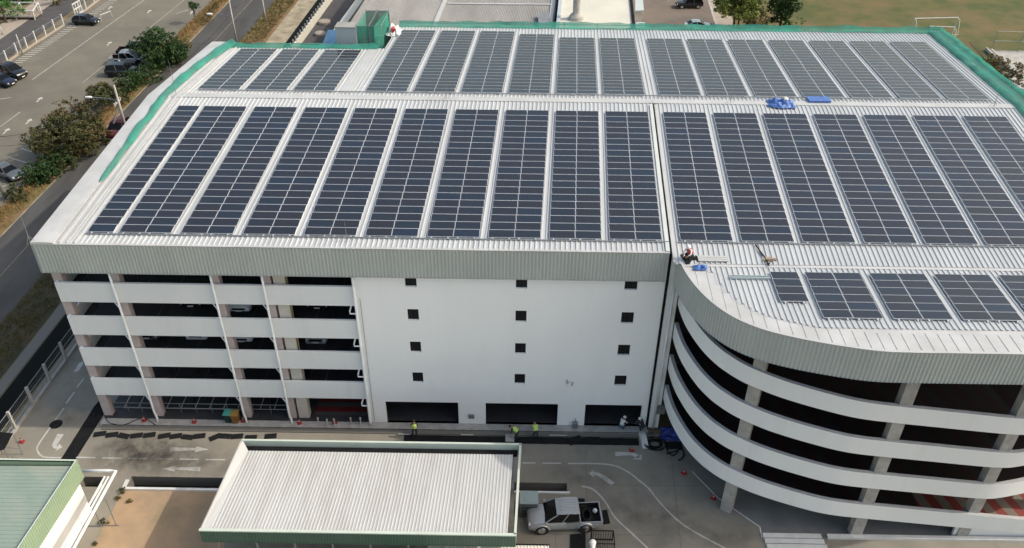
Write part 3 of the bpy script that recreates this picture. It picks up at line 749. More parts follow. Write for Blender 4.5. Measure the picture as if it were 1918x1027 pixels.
for y in [43.0,40,36,32,28,24,20.6,18,14,10,6]:
    pts.append([rk(42.35,y,.08),rk(42.75,y,.45),rk(43.15,y,.18),rk(43.6,y,.42),rk(44.0,y,.62),rk(44.12,y,.1)])
ribbon(m,pts,jit=.13,sub=.5,seed=33)
tag(m.build('debris_net',X['net'],smooth=True),'broad green safety net draped over the right roof edge','safety net','green safety nets round the roof')
# net wrapped scaffold at the roof step
st=thing('net_scaffold','green netted scaffold box standing in the notch of the rear eave','scaffold',(sk(-16.5,38),38,15))
m=MB()
x0=yp(669,62,36.5).x-SK*36.5;x1,y0,y1=-15.5,36.5,41.0
z0,z1=15,yp(680,49,36.5).z
zt=lambda x,y: z1
for a,b in (((x0,y0),(x0+1.7,y0)),((x0+1.7,y0),(x0+2.4,y1)),((x0+2.4,y1),(x1,y1)),((x0,y0),(x0,y1)),((x0,y1),(x1,y1)),((x0+1.7,y0),(x1,y0+.6))):
    pts=[]
    hi=z1 if (a,b)!=((x0+1.7,y0),(x1,y0+.6)) else 17.9
    for t in (0,.25,.5,.75,1):
        x=a[0]+(b[0]-a[0])*t;y=a[1]+(b[1]-a[1])*t;pts.append([(sk(x,y),y,z0),(sk(x,y),y,(z0+hi)/2),(sk(x,y),y,hi)])
    ribbon(m,pts,jit=.2,sub=.5,seed=51)
m.build('net',X['net'],st,smooth=True)
m=MB()
for x in (x0,(x0+x1)/2,x1):
    for y in (y0,y1): m.tube([(sk(x,y),y,z0),(sk(x,y),y,z1+.15)],.035,5)
for y in (y0,y1): m.tube([(sk(x0,y),y,z1),(sk(x1,y),y,z1)],.035,5)
for x in (x0,(x0+x1)/2,x1): m.tube([(sk(x,y0),y0,z1),(sk(x,y1),y1,z1)],.035,5)
m.build('tube_frame',X['steel'],st)
crumple('white_sheeting','white and red crumpled sheeting beside the netted scaffold',(sk(-14.9,40.2),40.2,zrear(40)+.1),1.5,2.2,.9,X['white'],8,18,'sheeting')
m=MB();m.box(sk(-15.1,40),sk(-14.7,40),39.6,40.4,zrear(40)+.3,zrear(40)+.75);tag(m.build('red_bag',X['cloth_r']),'small red bag on white sheeting at the roof notch','bag')
# stair tower in the notch
tw=thing('stair_tower','pale square stair head with blue lean-to roof behind the rear eave','stair tower',(sk(-22.,38.5),38.5,0))
xa=yp(630,62,36.6).x-SK*36.6;xb=yp(668,62,36.6).x-SK*36.6;zt_=yp(648,49,36.6).z
m=MB();m.box(xa,xb,36.3,37.7,0,zt_-.1);m.skew().build('wall',X['paleblue'],tw)
m=MB();m.box(xa-.06,xb+.06,36.25,37.75,zt_-.1,zt_);m.skew().build('roof',X['greyroof'],tw)
m=MB()
for (z,yy) in ((16.6,37.2),):
    m.add([(sk(xa-2.2,36.9),36.9,15.9),(sk(xa-.02,36.9),36.9,15.9),(sk(xa-.02,40.4),40.4,17.2),(sk(xa-1.9,40.4),40.4,17.2),(sk(xa-2.2,36.9),36.9,15.7),(sk(xa-.02,36.9),36.9,15.7),(sk(xa-.02,40.4),40.4,17.0),(sk(xa-1.9,40.4),40.4,17.0)],[(0,1,2,3),(7,6,5,4),(0,4,5,1),(1,5,6,2),(2,6,7,3),(3,7,4,0)])
m.build('lean_to_roof',X['blueroof'],tw)
# ================================================================ ground and setting
def S(name,mb,m,skew=False):
    if skew: mb.skew()
    return tag(mb.build(name,m),kind='structure')
PITS=[(-28.2,-20.6,-7.0,-5.85),(-1.5,4.5,-6.72,-5.85),(-31.9,-30.15,-6.9,-5.95)]
def sheet_holes(m,x0,x1,y0,y1,z,holes):
    xs=sorted({x0,x1,*[h[0] for h in holes],*[h[1] for h in holes]});ys=sorted({y0,y1,*[h[2] for h in holes],*[h[3] for h in holes]})
    for i in range(len(xs)-1):
        for j in range(len(ys)-1):
            cx,cy=(xs[i]+xs[i+1])/2,(ys[j]+ys[j+1])/2
            if any(h[0]<cx<h[1] and h[2]<cy<h[3] for h in holes): continue
            m.quad((xs[i],ys[j],z),(xs[i+1],ys[j],z),(xs[i+1],ys[j+1],z),(xs[i],ys[j+1],z))
m=MB();sheet_holes(m,-600,600,-300,900,-.18,PITS);S('ground',m,X['ground'])
m=MB();sheet_holes(m,-39.7,70,-45,-.72,GZ,PITS);m.quad((-39.7,-.72,GZ),(-32.45,-.72,GZ),(-30.3,42,GZ),(-37.5,42,GZ));S('driveway',m,X['drive'])
m=MB()
for (a,b,c,d) in PITS:
    m.box(a,b,c,d,-1.35,-1.1,1)
    m.quad((a,c,-1.1),(b,c,-1.1),(b,c,GZ),(a,c,GZ));m.quad((b,d,-1.1),(a,d,-1.1),(a,d,GZ),(b,d,GZ))
    m.quad((a,d,-1.1),(a,c,-1.1),(a,c,GZ),(a,d,GZ));m.quad((b,c,-1.1),(b,d,-1.1),(b,d,GZ),(b,c,GZ))
S('drain_pit',m,[X['patch'],X['water']])
m=MB();m.box(-28.35,-20.6,-7.2,-7.0,-.15,.06);m.box(-28.5,-28.22,-7.0,-6.2,-.15,-.07);m.box(-1.5,4.7,-6.92,-6.74,-.15,.02);S('pit_kerb',m,X['white'])
# raised walk along the facade with its open drain
m=MB();m.box(-32.6,11.2,-.55,-.002,-.3,-.006,0);m.box(-32.6,11.2,-.72,-.55,-.3,-.02,0);S('facade_walk',m,X['conc'])
m=MB();m.box(-32.4,11.6,-1.12,-.725,-.3,-.105,0)
x=-32.2
while x<11.4: m.box(x,x+.05,-1.1,-.74,-.105,-.085,0);x+=1.15
m.box(-32.4,11.6,-.74,-.70,-.02,.0,1);m.box(-32.4,11.6,-1.16,-1.12,-.12,-.1,1)
S('drain_channel',m,[X['patch'],X['black']])
m=MB();m.sheet([(p.x,p.y) for p in (gp(113,862),gp(141,862),gp(200,768),gp(206,745),gp(190,745),gp(176,762))],GZ+.004);S('black_asphalt_strip',m,X['tar'])
# lane paint
m=MB();L=lambda pts,w_=.13:m.strip([gp(*p) for p in pts],w_,GZ+.008)
def smooth(pts,n=6):
    P=[Vector(p) for p in pts];o=[]
    for i in range(len(P)-1):
        a=P[max(i-1,0)];b=P[i];c=P[i+1];d=P[min(i+2,len(P)-1)]
        for k in range(n):
            t=k/n;o.append(.5*((2*b)+(c-a)*t+(2*a-5*b+4*c-d)*t*t+(3*b-3*c+d-a)*t**3))
    o.append(P[-1]);return [(q.x,q.y) for q in o]
L(smooth([(94,801),(82,818),(71,835),(69.6,843),(76,853),(87,857),(114,857.6)]))
for a,b,v,w2 in ((143,178.5,857,857.4),(191.6,227,858,858.4),(240,276,859,859.2),(288.6,324,859.6,860),(336.7,372,860.4,860.7),(385,421.5,861,861.4),(979,1003,867.3,867.5),(1015.7,1051,868,868.3)): L([(a,v),(b,w2)])
L(smooth([(1064,868.5),(1122,869),(1152,873),(1178,885.5),(1198,901),(1215.7,916),(1236,941.7),(1269,974.6),(1301.8,997),(1355,1025.7),(1420,1060)]))
L(smooth([(1090,911),(1109,916),(1124.5,929),(1137,945.5),(1152,969.5),(1180,996),(1213,1027),(1250,1062)]))
for a,b in (((103.5,787),(119.8,765)),((123.8,756),(139.5,734.5)),((144,726),(157,709))): L([a,b],.12)
def arrow(pts): m.sheet([(gp(*p).x,gp(*p).y) for p in pts],GZ+.008)
def arrow_f(pts,faces):
    P=[gp(*p) for p in pts];m.add([(p.x,p.y,GZ+.008) for p in P],faces)
arrow_f([(319,838),(318,846),(366,843.6),(366,839.4),(368,836.5),(365,847.5),(391,842)],[(0,1,2,3),(4,5,6)])
arrow_f([(376,874.6),(374.7,883),(328.6,880),(329,876),(330,872.5),(326.6,883.5),(302.5,878.4)],[(0,1,2,3),(4,5,6)])
arrow_f([(107.6,813),(119.5,814),(107,833),(97.5,834),(107,837.5),(99,838.5),(104,841),(111,836),(111,831),(117,838),(104,845)],[(0,1,2,3),(3,2,4,5),(5,4,7,6),(8,9,10)])
arrow_f([(1152.4,846.7),(1182,847.5),(1192,850),(1198.5,856),(1192,858.5),(1186,854.5),(1180,853),(1152.4,855),(1202,851.5),(1202,862),(1185.6,860)],[(0,7,6,1),(1,6,5,2),(2,5,4,3),(8,10,9)])
arrow_f([(1103,887),(1112,880.5),(1112,894.5),(1112,884.5),(1112,890),(1121,885.5),(1120,891.5),(1134,892),(1130,899),(1151,905),(1144.8,909)],[(0,2,1),(3,4,6,5),(5,6,8,7),(7,8,10,9)])
arrow([(138,697),(147,695.5),(155,684),(156,676),(148,681)])
S('lane_paint',m,X['line'])
m=MB()
for a,b in (((1097,829),(1100,1040)),((1100,908),(1310,910.5)),((1257,850),(1277,1040)),((1040,1000),(1042,1040)),((985,1000),(1240,1003)),((445,870),(440,905))):
    m.strip([gp(*a),gp(*b)],.05,GZ+.004)
S('paving_joint',m,X['patch'])
m=MB();c=gp(105,795);m.lathe((c.x,c.y,GZ),[(.5,.0),(.5,.006),(.42,.008)],20);S('manhole_cover',m,X['tar'])
# soft dark stains
def stain(u,v,rx,ry,col,op,seed):
    c=gp(u,v);mm=bpy.data.materials.new('stain');mm.use_nodes=True;nt=mm.node_tree;b=nt.nodes['Principled BSDF'];b.inputs['Base Color'].default_value=(*col,1);b.inputs['Roughness'].default_value=.7
    tc=nt.nodes.new('ShaderNodeTexCoord');mp=nt.nodes.new('ShaderNodeMapping');mp.inputs['Scale'].default_value=(1/rx,1/ry,0)
    nt.links.new(tc.outputs['Object'],mp.inputs[0]);g=nt.nodes.new('ShaderNodeTexGradient');g.gradient_type='SPHERICAL';nt.links.new(mp.outputs[0],g.inputs[0])
    n=nt.nodes.new('ShaderNodeTexNoise');n.inputs['Scale'].default_value=.7;n.inputs['Detail'].default_value=8;n.inputs['Roughness'].default_value=.65;nt.links.new(tc.outputs['Object'],n.inputs['Vector'])
    r=nt.nodes.new('ShaderNodeMapRange');r.inputs['From Min'].default_value=.36;r.inputs['From Max'].default_value=.68;nt.links.new(n.outputs['Fac'],r.inputs['Value'])
    k=nt.nodes.new('ShaderNodeMath');k.operation='MULTIPLY';nt.links.new(r.outputs[0],k.inputs[0]);nt.links.new(g.outputs['Fac'],k.inputs[1])
    k2=nt.nodes.new('ShaderNodeMath');k2.operation='MULTIPLY';k2.inputs[1].default_value=op;k2.use_clamp=True;nt.links.new(k.outputs[0],k2.inputs[0]);nt.links.new(k2.outputs[0],b.inputs['Alpha'])
    q=MB().quad((-rx,-ry,0),(rx,-ry,0),(rx,ry,0),(-rx,ry,0)).build('oil_stain',mm);q.location=(c.x,c.y,GZ+.012+.002*seed);tag(q,kind='structure')
stain(262,848,4.6,2.6,(.05,.047,.042),1.05,0)
stain(330,862,5.5,2.2,(.06,.055,.05),.6,1)
stain(1190,960,5.5,3.2,(.05,.052,.055),.45,2)
stain(1080,890,4.5,1.8,(.06,.055,.05),.4,3)
stain(1340,1000,4.5,1.5,(.05,.05,.045),.4,4)
stain(130,780,2.5,2.,(.05,.05,.05),.45,5)
# sandy yard between green building and shed
m=MB();m.sheet([(p.x,p.y) for p in (gp(226,919),gp(300,916),gp(420,916),gp(420,1060),gp(150,1060),gp(177,1020),gp(192,990),gp(213,954))],GZ+.01);S('sandy_yard',m,X['dirt'])
# apron under the ramp, kerbs, steps
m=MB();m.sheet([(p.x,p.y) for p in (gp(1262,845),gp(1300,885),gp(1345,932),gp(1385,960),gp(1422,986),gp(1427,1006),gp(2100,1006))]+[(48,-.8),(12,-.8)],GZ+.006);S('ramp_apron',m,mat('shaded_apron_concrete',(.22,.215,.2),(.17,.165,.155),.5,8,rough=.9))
m=MB();m.strip([gp(1296,884),gp(1345,934),gp(1385,962),gp(1423,988),gp(1427,1008)],.1,GZ+.05);a=gp(1548,1004);b=gp(2150,1006);m.box(a.x,b.x,a.y-.28,a.y+.02,GZ-.1,.1);S('ramp_kerb',m,X['white'])
m=MB();a=gp(1427,1000);b=gp(1535,1000)
for k in range(4): m.box(a.x+.05*k,b.x+.1*k,a.y-.42-.44*k,a.y-.05-.44*k,GZ-.1,.06-.03*k)
S('low_steps',m,X['white'])
# ---- far left and behind: everything follows the leaning depth lines
def P(x,y): return (sk(x,y),y)
def lane(name,x0,x1,y0,y1,z,m_,x0f=None,x1f=None):
    q=MB();x0f=x0 if x0f is None else x0f;x1f=x1 if x1f is None else x1f;n=24
    for i in range(n):
        t0,t1=i/n,(i+1)/n;ya,yb=y0+(y1-y0)*t0,y0+(y1-y0)*t1
        l=lambda t:x0+(x0f-x0)*t
        r=lambda t:x1+(x1f-x1)*t
        q.quad((*P(l(t0),ya),z),(*P(r(t0),ya),z),(*P(r(t1),yb),z),(*P(l(t1),yb),z))
    return S(name,q,m_)
lane('parking_lot',-78.6,-57.9,-40,260,-.150,X['lot'])
lane('dry_verge',-57.9,-55.1,-40,260,-.140,X['verge'])
lane('road',-55.1,-47.3,-40,260,-.132,X['asph'])
lane('canal_bank',-47.3,-43.6,-40,70,-.136,X['green_verge'],-47.3,-43.2)
lane('canal_bank',-47.3,-43.4,70,260,-.136,X['verge'],-47.3,-43.)
lane('canal_lining',-43.4,-42.8,-40,60,-.128,X['patch'],-43.2,-41.6)
lane('canal_lining',-43.3,-40.2,60,260,-.128,X['lining'],-43.1,-39.6)
lane('canal',-42.6,-40.9,-40,60,-.145,X['water'],-41.6,-38.6)
lane('canal',-40.2,-38.2,60,260,-.144,X['water'],-39.6,-36.5)
lane('canal_path',-38.0,-34.4,43.5,260,-.125,X['asph2'],-36.5,-30)
lane('side_street',-84.6,-79.6,-40,260,-.132,X['asph2'])
lane('side_verge',-88,-84.6,-40,260,-.138,X['path'])
m=MB()
m.strip([P(-55.0,-40),P(-55.0,260)],.16,-.120)
m.strip([P(-51.3,-40),P(-51.3,260)],.07,-.120)
S('road_edge_line',m,mat('dusty_road_edge',(.36,.30,.20),(.20,.175,.13),.8,7,rough=.9,lo=.4,hi=.6))
m=MB()
m.strip([gp(60,150,-.15),gp(270,0,-.15)],.18,-.143);m.strip([gp(270,0,-.15),gp(370,-75,-.15)],.18,-.143)
m.strip([gp(155,155,-.15),gp(345,0,-.15)],.12,-.143)
m.strip([gp(0,238,-.15),gp(38,210,-.15)],.16,-.143)
m.strip([gp(0,430,-.15),gp(12,300,-.15)],.01,-.143)
S('lot_long_line',m,X['fadeline'])
m=MB()
for i in range(46):
    t=i/29.;u=36+(208-36)*t;v=116+(4-116)*t
    if u>330: break
    a=gp(u-3.2,v+1.7,-.15);m.strip([(a.x-.75,a.y-.05),(a.x+.75,a.y+.05)],.16,-.143)
S('lot_bay_stroke',m,X['line'])
m=MB()
def lotarrow(u,v,s,fl=1):
    a=gp(u,v,-.15);q=lambda x,y:(a.x+x*s*fl,a.y+y*s,-.143)
    m.add([q(0,-.9),q(.22,-.9),q(.22,.3),q(0,.3),q(-.35,.3),q(.57,.3),q(.11,1.)],[(0,1,2,3),(4,5,6)])
for u,v in ((205,15),(278,22),(358,24),(203,82),(72,187),(52,228),(10,246),(240,86)): lotarrow(u,v,.85)
for a,b in (((5,162),(14,161)),((0,186),(20,183)),((20,296),(52,306)),((40,278),(60,285)),((18,345),(0,352)),((330,26),(352,19))):
    m.strip([gp(*a,-.15),gp(*b,-.15)],.12,-.143)
S('lot_arrow',m,X['line'])
# behind the garage
def G2(*pts,z=-.15): return [(gp(u,v,z).x,gp(u,v,z).y) for u,v in pts]
m=MB();m.sheet([(sk(15,43.6),43.6),(30.6,43.6),(31.7,75),(33.6,104),(36,200),(18,200)],-.131);S('back_yard',m,X['yard'])
m=MB();m.sheet([(30.6,43.6),(31.7,75),(33.6,104),(36,200),(38.4,200),(36.2,104),(35.5,75),(36,43.6)],-.126);S('back_path',m,X['path'])
m=MB();m.strip([(30.6,43.6),(31.7,75),(33.6,104),(36,200)],.35,-.118);S('back_kerb',m,X['conc'])
m=MB();m.sheet([(36,43.6),(35.5,75),(36.2,104),(38.4,200),(60,420),(400,420),(400,-.5),(46.5,-.5),(46.5,43.6)],-.135);S('playing_field',m,X['field'])
m=MB();m.sheet(G2((1856,96),(1918,97),(2200,99),(2200,190),(1918,175),(1895,160)),-.122);S('court_slab',m,X['conc'])
m=MB();m.sheet(G2((1835,133),(1852,134),(1893,178),(1918,205),(1875,205),z=-.15),-.118);S('back_lane',m,X['conc'])
# ================================================================ other buildings
gs=thing('green_roof_building','low building with faded green sheet roof and white wall at the bottom left','building',(-34,-13,0))
h=5.0
c=gp(144,861,h);c2=gp(34,1027,h)
xr=c.x;y1=c.y
def vert_z(x,y,u,v):
    best=None
    for k in range(0,1000):
        z=k*.01-.12;q=Vector((x,y,z))-CP;d=q.dot(CF);pu=959+FPX*q.dot(CR)/d;pv=513.5-FPX*q.dot(CU)/d;e=(pu-u)**2+(pv-v)**2
        if best is None or e<best[0]:best=(e,z)
    return best[1]
zb=vert_z(xr,y1,157.6,894)
slx=(c2.x-c.x)/(c2.y-c.y)
def gx(x,y): return xr+x+slx*(y-y1)
m=MB();n=60
for i in range(n):
    ya=y1-.35-i*(19/n);p=19/n
    for f0,f1,h0,h1 in ((0,.7,0,0),(.7,.8,0,.03),(.8,.92,.03,.03),(.92,1,.03,0)):
        a,b=ya-f0*p,ya-f1*p;m.quad((gx(-11,b),b,h-.45+h1),(gx(-.3,b),b,h-.28+h1),(gx(-.3,a),a,h-.28+h0),(gx(-11,a),a,h-.45+h0))
m.build('roof',X['greenroof'],gs)
m=MB();rib_wall(m,[(gx(0,y1),y1),(gx(0,y1-19),y1-19)][::-1],lambda x,y:h,lambda x,y:zb,pitch=.2,d=.03)
rib_wall(m,[(gx(0,y1),y1),(gx(-11,y1),y1)],lambda x,y:h,lambda x,y:zb,pitch=.2,d=.03)
m.add([(gx(0,y1),y1,h),(gx(0,y1-19),y1-19,h),(gx(-.09,y1-19),y1-19,h),(gx(-.09,y1-.12),y1-.12,h),(gx(-11,y1-.12),y1-.12,h),(gx(-11,y1),y1,h)],[(0,3,2,1),(0,5,4,3)],1)
m.add([(gx(-.09,y1-.25),y1-.25,h),(gx(-.09,y1-19),y1-19,h),(gx(-.09,y1-19),y1-19,h-.5),(gx(-.09,y1-.25),y1-.25,h-.5)],[(0,1,2,3)],0)
m.add([(gx(-.28,y1-.25),y1-.25,h),(gx(-11,y1-.25),y1-.25,h),(gx(-11,y1-.25),y1-.25,h-.6),(gx(-.28,y1-.25),y1-.25,h-.6)],[(0,3,2,1)],0)
m.build('fascia',[X['greenfascia'],X['palegreen']],gs)
m=MB();
m.add([(gx(-.25,y1-.3),y1-.3,zb+.1),(gx(-.25,y1-19),y1-19,zb+.1),(gx(-.25,y1-19),y1-19,-.2),(gx(-.25,y1-.3),y1-.3,-.2),(gx(-11,y1-.3),y1-.3,-.2),(gx(-11,y1-.3),y1-.3,zb+.1)],[(0,3,2,1),(0,5,4,3)])
m.build('wall',X['wall'],gs)
m=MB();pa=(gx(-.12,y1-6.6),y1-6.6)
m.tube([(pa[0],pa[1],.3),(pa[0],pa[1],2.6),(pa[0]+.05,pa[1]+.2,3.1),(pa[0]+.05,pa[1]+.55,3.0)],.07,8)
for k in range(4): m.box(pa[0]-.1,pa[0]+.25,pa[1]-.8+k*.35,pa[1]-.6+k*.35,.5,1.6)
m.build('vent_pipe',X['steel'],gs)
# pipe rack beside it
pr=thing('pipe_rack','bundle of white pipes on slim steel frames beside the green roof building','pipe rack',(gp(218,985).x,gp(218,985).y,0))
f1=gp(218,985);zt=vert_z(f1.x,f1.y,201,933);f2=gp(197.6,986.6)
m=MB()
for pts in ([(120,1060),(205,905),(217,883),(205,882),(150,882)],):
    P3=[gp(u,v,zt+.1) for u,v in pts];m.tube(P3,.11,8)
m.build('pipe',X['pipe'],pr,smooth=True)
for d,(ea,eb) in enumerate((((112,1060),(203,893)),((104,1060),(196,893)),((97,1060),(190,908)))):
    MB().tube([gp(*ea,zt+.1),gp(*eb,zt+.1)],[.07,.075,.06][d],8).build('pipe',X['pipe'],pr,smooth=True)
for k in range(3):
    dy=-k*4.4;dx=-k*.12
    a=Vector((f1.x+dx,f1.y+dy,GZ));b=Vector((f2.x+dx,f2.y+dy,GZ))
    m=MB();m.tube([a,(a.x,a.y,zt),(b.x-.3,b.y,zt),(b.x-.3,b.y,GZ+0)],.035,6);m.tube([(a.x+.2,a.y,GZ+.04),(b.x-1.6,b.y,GZ+.04)],.035,6)
    m.build('support_frame',X['steel'],pr)
# shed with the cream ribbed roof
sh=thing('ribbed_roof_shed','low shed with cream ribbed roof and green fascia in front of the garage','shed',(-9,-10.5,0))
h=5.05
fl=gp(375,995,h);fr=gp(965,1000,h);br=gp(975,829,h);bl=gp(453,827,h)
yf_=(fl.y+fr.y)/2;yb=(bl.y+br.y)/2
xl=lambda y:fl.x+(bl.x-fl.x)*(y-fl.y)/(bl.y-fl.y)
xr_=lambda y:fr.x+(br.x-fr.x)*(y-fr.y)/(br.y-fr.y)
m=MB();n=86
ya,yb2=yf_+.12,yb-.72
for i in range(n):
    for f0,f1_,h0,h1 in ((0,.55,0,0),(.55,.65,0,.026),(.65,.88,.026,.026),(.88,1,.026,0)):
        q=lambda f,y,hh:(xl(y)+.12+(xr_(y)-.5-xl(y)-.12)*((i+f)/n),y,h-.1-(.22*(y-ya)/(yb2-ya))+hh)
        m.quad(q(f0,ya,h0),q(f1_,ya,h1),q(f1_,yb2,h1),q(f0,yb2,h0))
m.build('roof_sheet',X['shedroof'],sh)
m=MB();y=yb
m.box(xl(y)-.03,xr_(y)+.08,y-.12,y+.04,h-.9,h+.05,1);m.box(xl(y)-.03,xr_(y)+.08,y+.04,y+.20,h-.25,h-.14,1)
m.add([(xl(yf_),yf_,h+.04),(xl(yf_)-.1,yf_,h+.0),(xl(yb)-.1,yb,h+.0),(xl(yb)+.0,yb,h+.0),(xl(yf_)+.5,yf_+.1,h-.07),(xl(yf_)-.1,yf_,h-.9),(xl(yb)-.1,yb,h-.9),(xl(yb)+.5,yb-.7,h-.27)],[(0,3,2,1),(1,2,6,5),(0,4,7,3)],2)
x0,x1=xr_(yf_),xr_(yb)
m.add([(x0-.08,yf_,h+.05),(x0+.06,yf_,h+.05),(x1+.06,yb,h+.05),(x1-.08,yb,h+.05),(x0-.08,yf_,h-.6),(x0+.06,yf_,h-.95),(x1+.06,yb,h-.95),(x1-.08,yb,h-.6)],[(0,1,2,3),(1,5,6,2),(0,3,7,4)],1)
m.box(xl(yf_)-.1,xr_(yf_)+.06,yf_-.1,yf_+.1,h-.04,h+.05,1)
m.build('roof_trim',[X['greenfascia'],X['palegreen'],X['shedroof']],sh)
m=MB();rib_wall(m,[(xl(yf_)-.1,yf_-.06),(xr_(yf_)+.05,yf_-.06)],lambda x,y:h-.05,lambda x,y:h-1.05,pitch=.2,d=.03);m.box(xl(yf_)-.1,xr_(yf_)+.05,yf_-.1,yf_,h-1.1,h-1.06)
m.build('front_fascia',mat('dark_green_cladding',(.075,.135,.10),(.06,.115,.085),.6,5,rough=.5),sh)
m=MB()
m.box(xl(yf_)+.6,xr_(yb)-.4,yf_+4.2,yb-.5,-.15,h-.6);m.build('wall',X['conc'],sh)
m=MB();m.box(xl(yb)+.1,xr_(yb)-.2,yb-.70,yb-.17,h-.55,h-.45);m.build('box_gutter',X['tar'],sh)
for k in range(9):
    x=xl(yf_)+.8+k*2.45
    if x<xr_(yf_)-.2: MB().box(x,x+.12,yf_+.05,yf_+.17,-.15,h-1.06).build('post',X['steel'],sh)
# lean-to at the very bottom
lt=thing('lean_to_roof','small pale ribbed roof at the bottom edge beside the shed fascia','lean-to',(-2,-17,0))
z=3.2;a=gp(802,1019,z);b=gp(1028,1020,z)
m=MB();n=36
for i in range(n):
    for f0,f1_,h0,h1 in ((0,.6,0,0),(.6,.7,0,.03),(.7,.9,.03,.03),(.9,1,.03,0)):
        x0_,x1_=a.x+(b.x-a.x)*(i+f0)/n,a.x+(b.x-a.x)*(i+f1_)/n;m.quad((x0_,a.y-4,z-.3+h0),(x1_,a.y-4,z-.3+h1),(x1_,a.y,z+h1),(x0_,a.y,z+h0))
m.build('roof_sheet',X['creamroof'],lt);m=MB();m.box(a.x-.03,b.x+.03,a.y,a.y+.09,z-.12,z+.06);m.build('top_trim',X['tar'],lt)
m=MB();m.box(a.x+.1,b.x-.1,a.y-3.9,a.y-.15,-.15,z-.33);m.build('wall',X['white'],lt)
# warehouses behind
def flat_building(name,label,poly,h,roofm,wallm,extra=None):
    t=thing(name,label,'building',(poly[0][0],poly[0][1],0))
    MB().prism(poly,-.15,h-.25).build('wall',wallm,t);return t
wh=thing('grey_roof_warehouse','large warehouse with weathered grey ribbed roof behind the garage','warehouse',(-10,100,0))
h=8.5;a=gp(652,48,h);b=gp(1036,48,h);c=gp(1042,0,h);d=gp(683,0,h)
ex=lambda p,q,t:(p.x+(q.x-p.x)*t,p.y+(q.y-p.y)*t)
m=MB();n=120
TL=ex(a,d,4.);TR=ex(b,c,4.);BL=ex(a,d,-1.3);BR=ex(b,c,-1.3)
for i in range(n):
    for f0,f1_,h0,h1 in ((0,.5,0,0),(.5,.65,0,.06),(.65,.85,.06,.06),(.85,1,.06,0)):
        u0,u1=(i+f0)/n,(i+f1_)/n;Lp=lambda A,B,t:(A[0]+(B[0]-A[0])*t,A[1]+(B[1]-A[1])*t)
        p,q,r,s=Lp(BL,BR,u0),Lp(BL,BR,u1),Lp(TL,TR,u1),Lp(TL,TR,u0)
        m.quad((*p,h+h0),(*q,h+h1),(*r,h+h1),(*s,h+h0))
m.build('roof',X['greyroof'],wh)
m=MB();m.prism([BL,BR,TR,TL],-.15,h-.05);m.build('wall',X['white'],wh)
m=MB()
for t in (.42,.985):
    p=(BL[0]+(BR[0]-BL[0])*t,BL[1]+(BR[1]-BL[1])*t);q=(TL[0]+(TR[0]-TL[0])*t,TL[1]+(TR[1]-TL[1])*t);m.beam((*p,h+.1),(*q,h+.1),.55,.12)
p=gp(838,8,h);q=gp(1040,10,h);m.beam((p.x,p.y,h+.1),(q.x,q.y,h+.1),.4,.1)
m.build('ridge_strip',X['cap'],wh)
aw=gp(650,47,h-3);bw=gp(629,47,h-3);cw=gp(683,0,h-3);dw=gp(664,0,h-3)
m=MB();A0,A1_=ex(aw,cw,-.3),ex(aw,cw,4);B0,B1=ex(bw,dw,-.3),ex(bw,dw,4)
m.add([(*B0,h-3.2),(*A0,h-2.7),(*A1_,h-2.7),(*B1,h-3.2)],[(0,1,2,3)]);m.build('side_canopy',X['creamroof'],wh)
p=gp(1030,44,h);MB().box(p.x-1.6,p.x-.0,p.y-3,p.y+2.2,h+.02,h+.6).build('roof_hatch',X['steel'],wh)
cb=thing('cream_roof_building','long building with smooth cream roof and a chimney stack behind the garage','building',(13,100,0))
h=9.2;a=gp(1046,40,h);b=gp(1187,48,h);c=gp(1182,0,h);d=gp(1050,0,h)
BL,BR,TR,TL=ex(a,d,-.6),ex(b,c,-.6),ex(b,c,4),ex(a,d,4)
MB().prism([BL,BR,TR,TL],h-.3,h).build('roof',X['creamroof'],cb);MB().prism([BL,BR,TR,TL],-.15,h-.304).build('wall',X['white'],cb)
m=MB();m.beam((*BL,h+.15),(*TL,h+.15),.5,.35);m.build('parapet',X['paleblue'],cb)
m=MB();m.beam((*BR,h+.1),(*TR,h+.1),.35,.22);m.build('gutter',X['tar'],cb)
p=gp(1079,36,h);MB().lathe((p.x,p.y,h),[(1.1,-.2),(1.0,.4),(.5,.9),(.5,2.6),(.56,2.62),(.56,2.8),(.46,2.8),(.44,2.5)],16).build('chimney',X['conc'],cb,smooth=False)
for i,(uu,vv,lab) in enumerate((((1190,1206),(-4,20),'pale blue lean-to roof beside the cream roof at the back yard'),((1191,1210),(42,52),'low pale porch roof beside the cream roof close to the green net'))):
    z=4.;p=gp(uu[0],vv[1],z);q=gp(uu[1],vv[1]-1,z);r=gp(uu[1]-2,vv[0],z);s=gp(uu[0],vv[0],z)
    t=thing('lean_to_roof',lab,'lean-to',(p.x,p.y,0))
    pl=[(p.x,p.y),(q.x,q.y),(r.x,r.y),(s.x,s.y)]
    MB().prism(pl,z-.2,z).build('roof_sheet',X['paleblue'],t);MB().prism([(x+(sum(k[0] for k in pl)/4-x)*.06,y+(sum(k[1] for k in pl)/4-y)*.06) for x,y in pl],-.15,z-.204).build('wall',X['conc'],t)
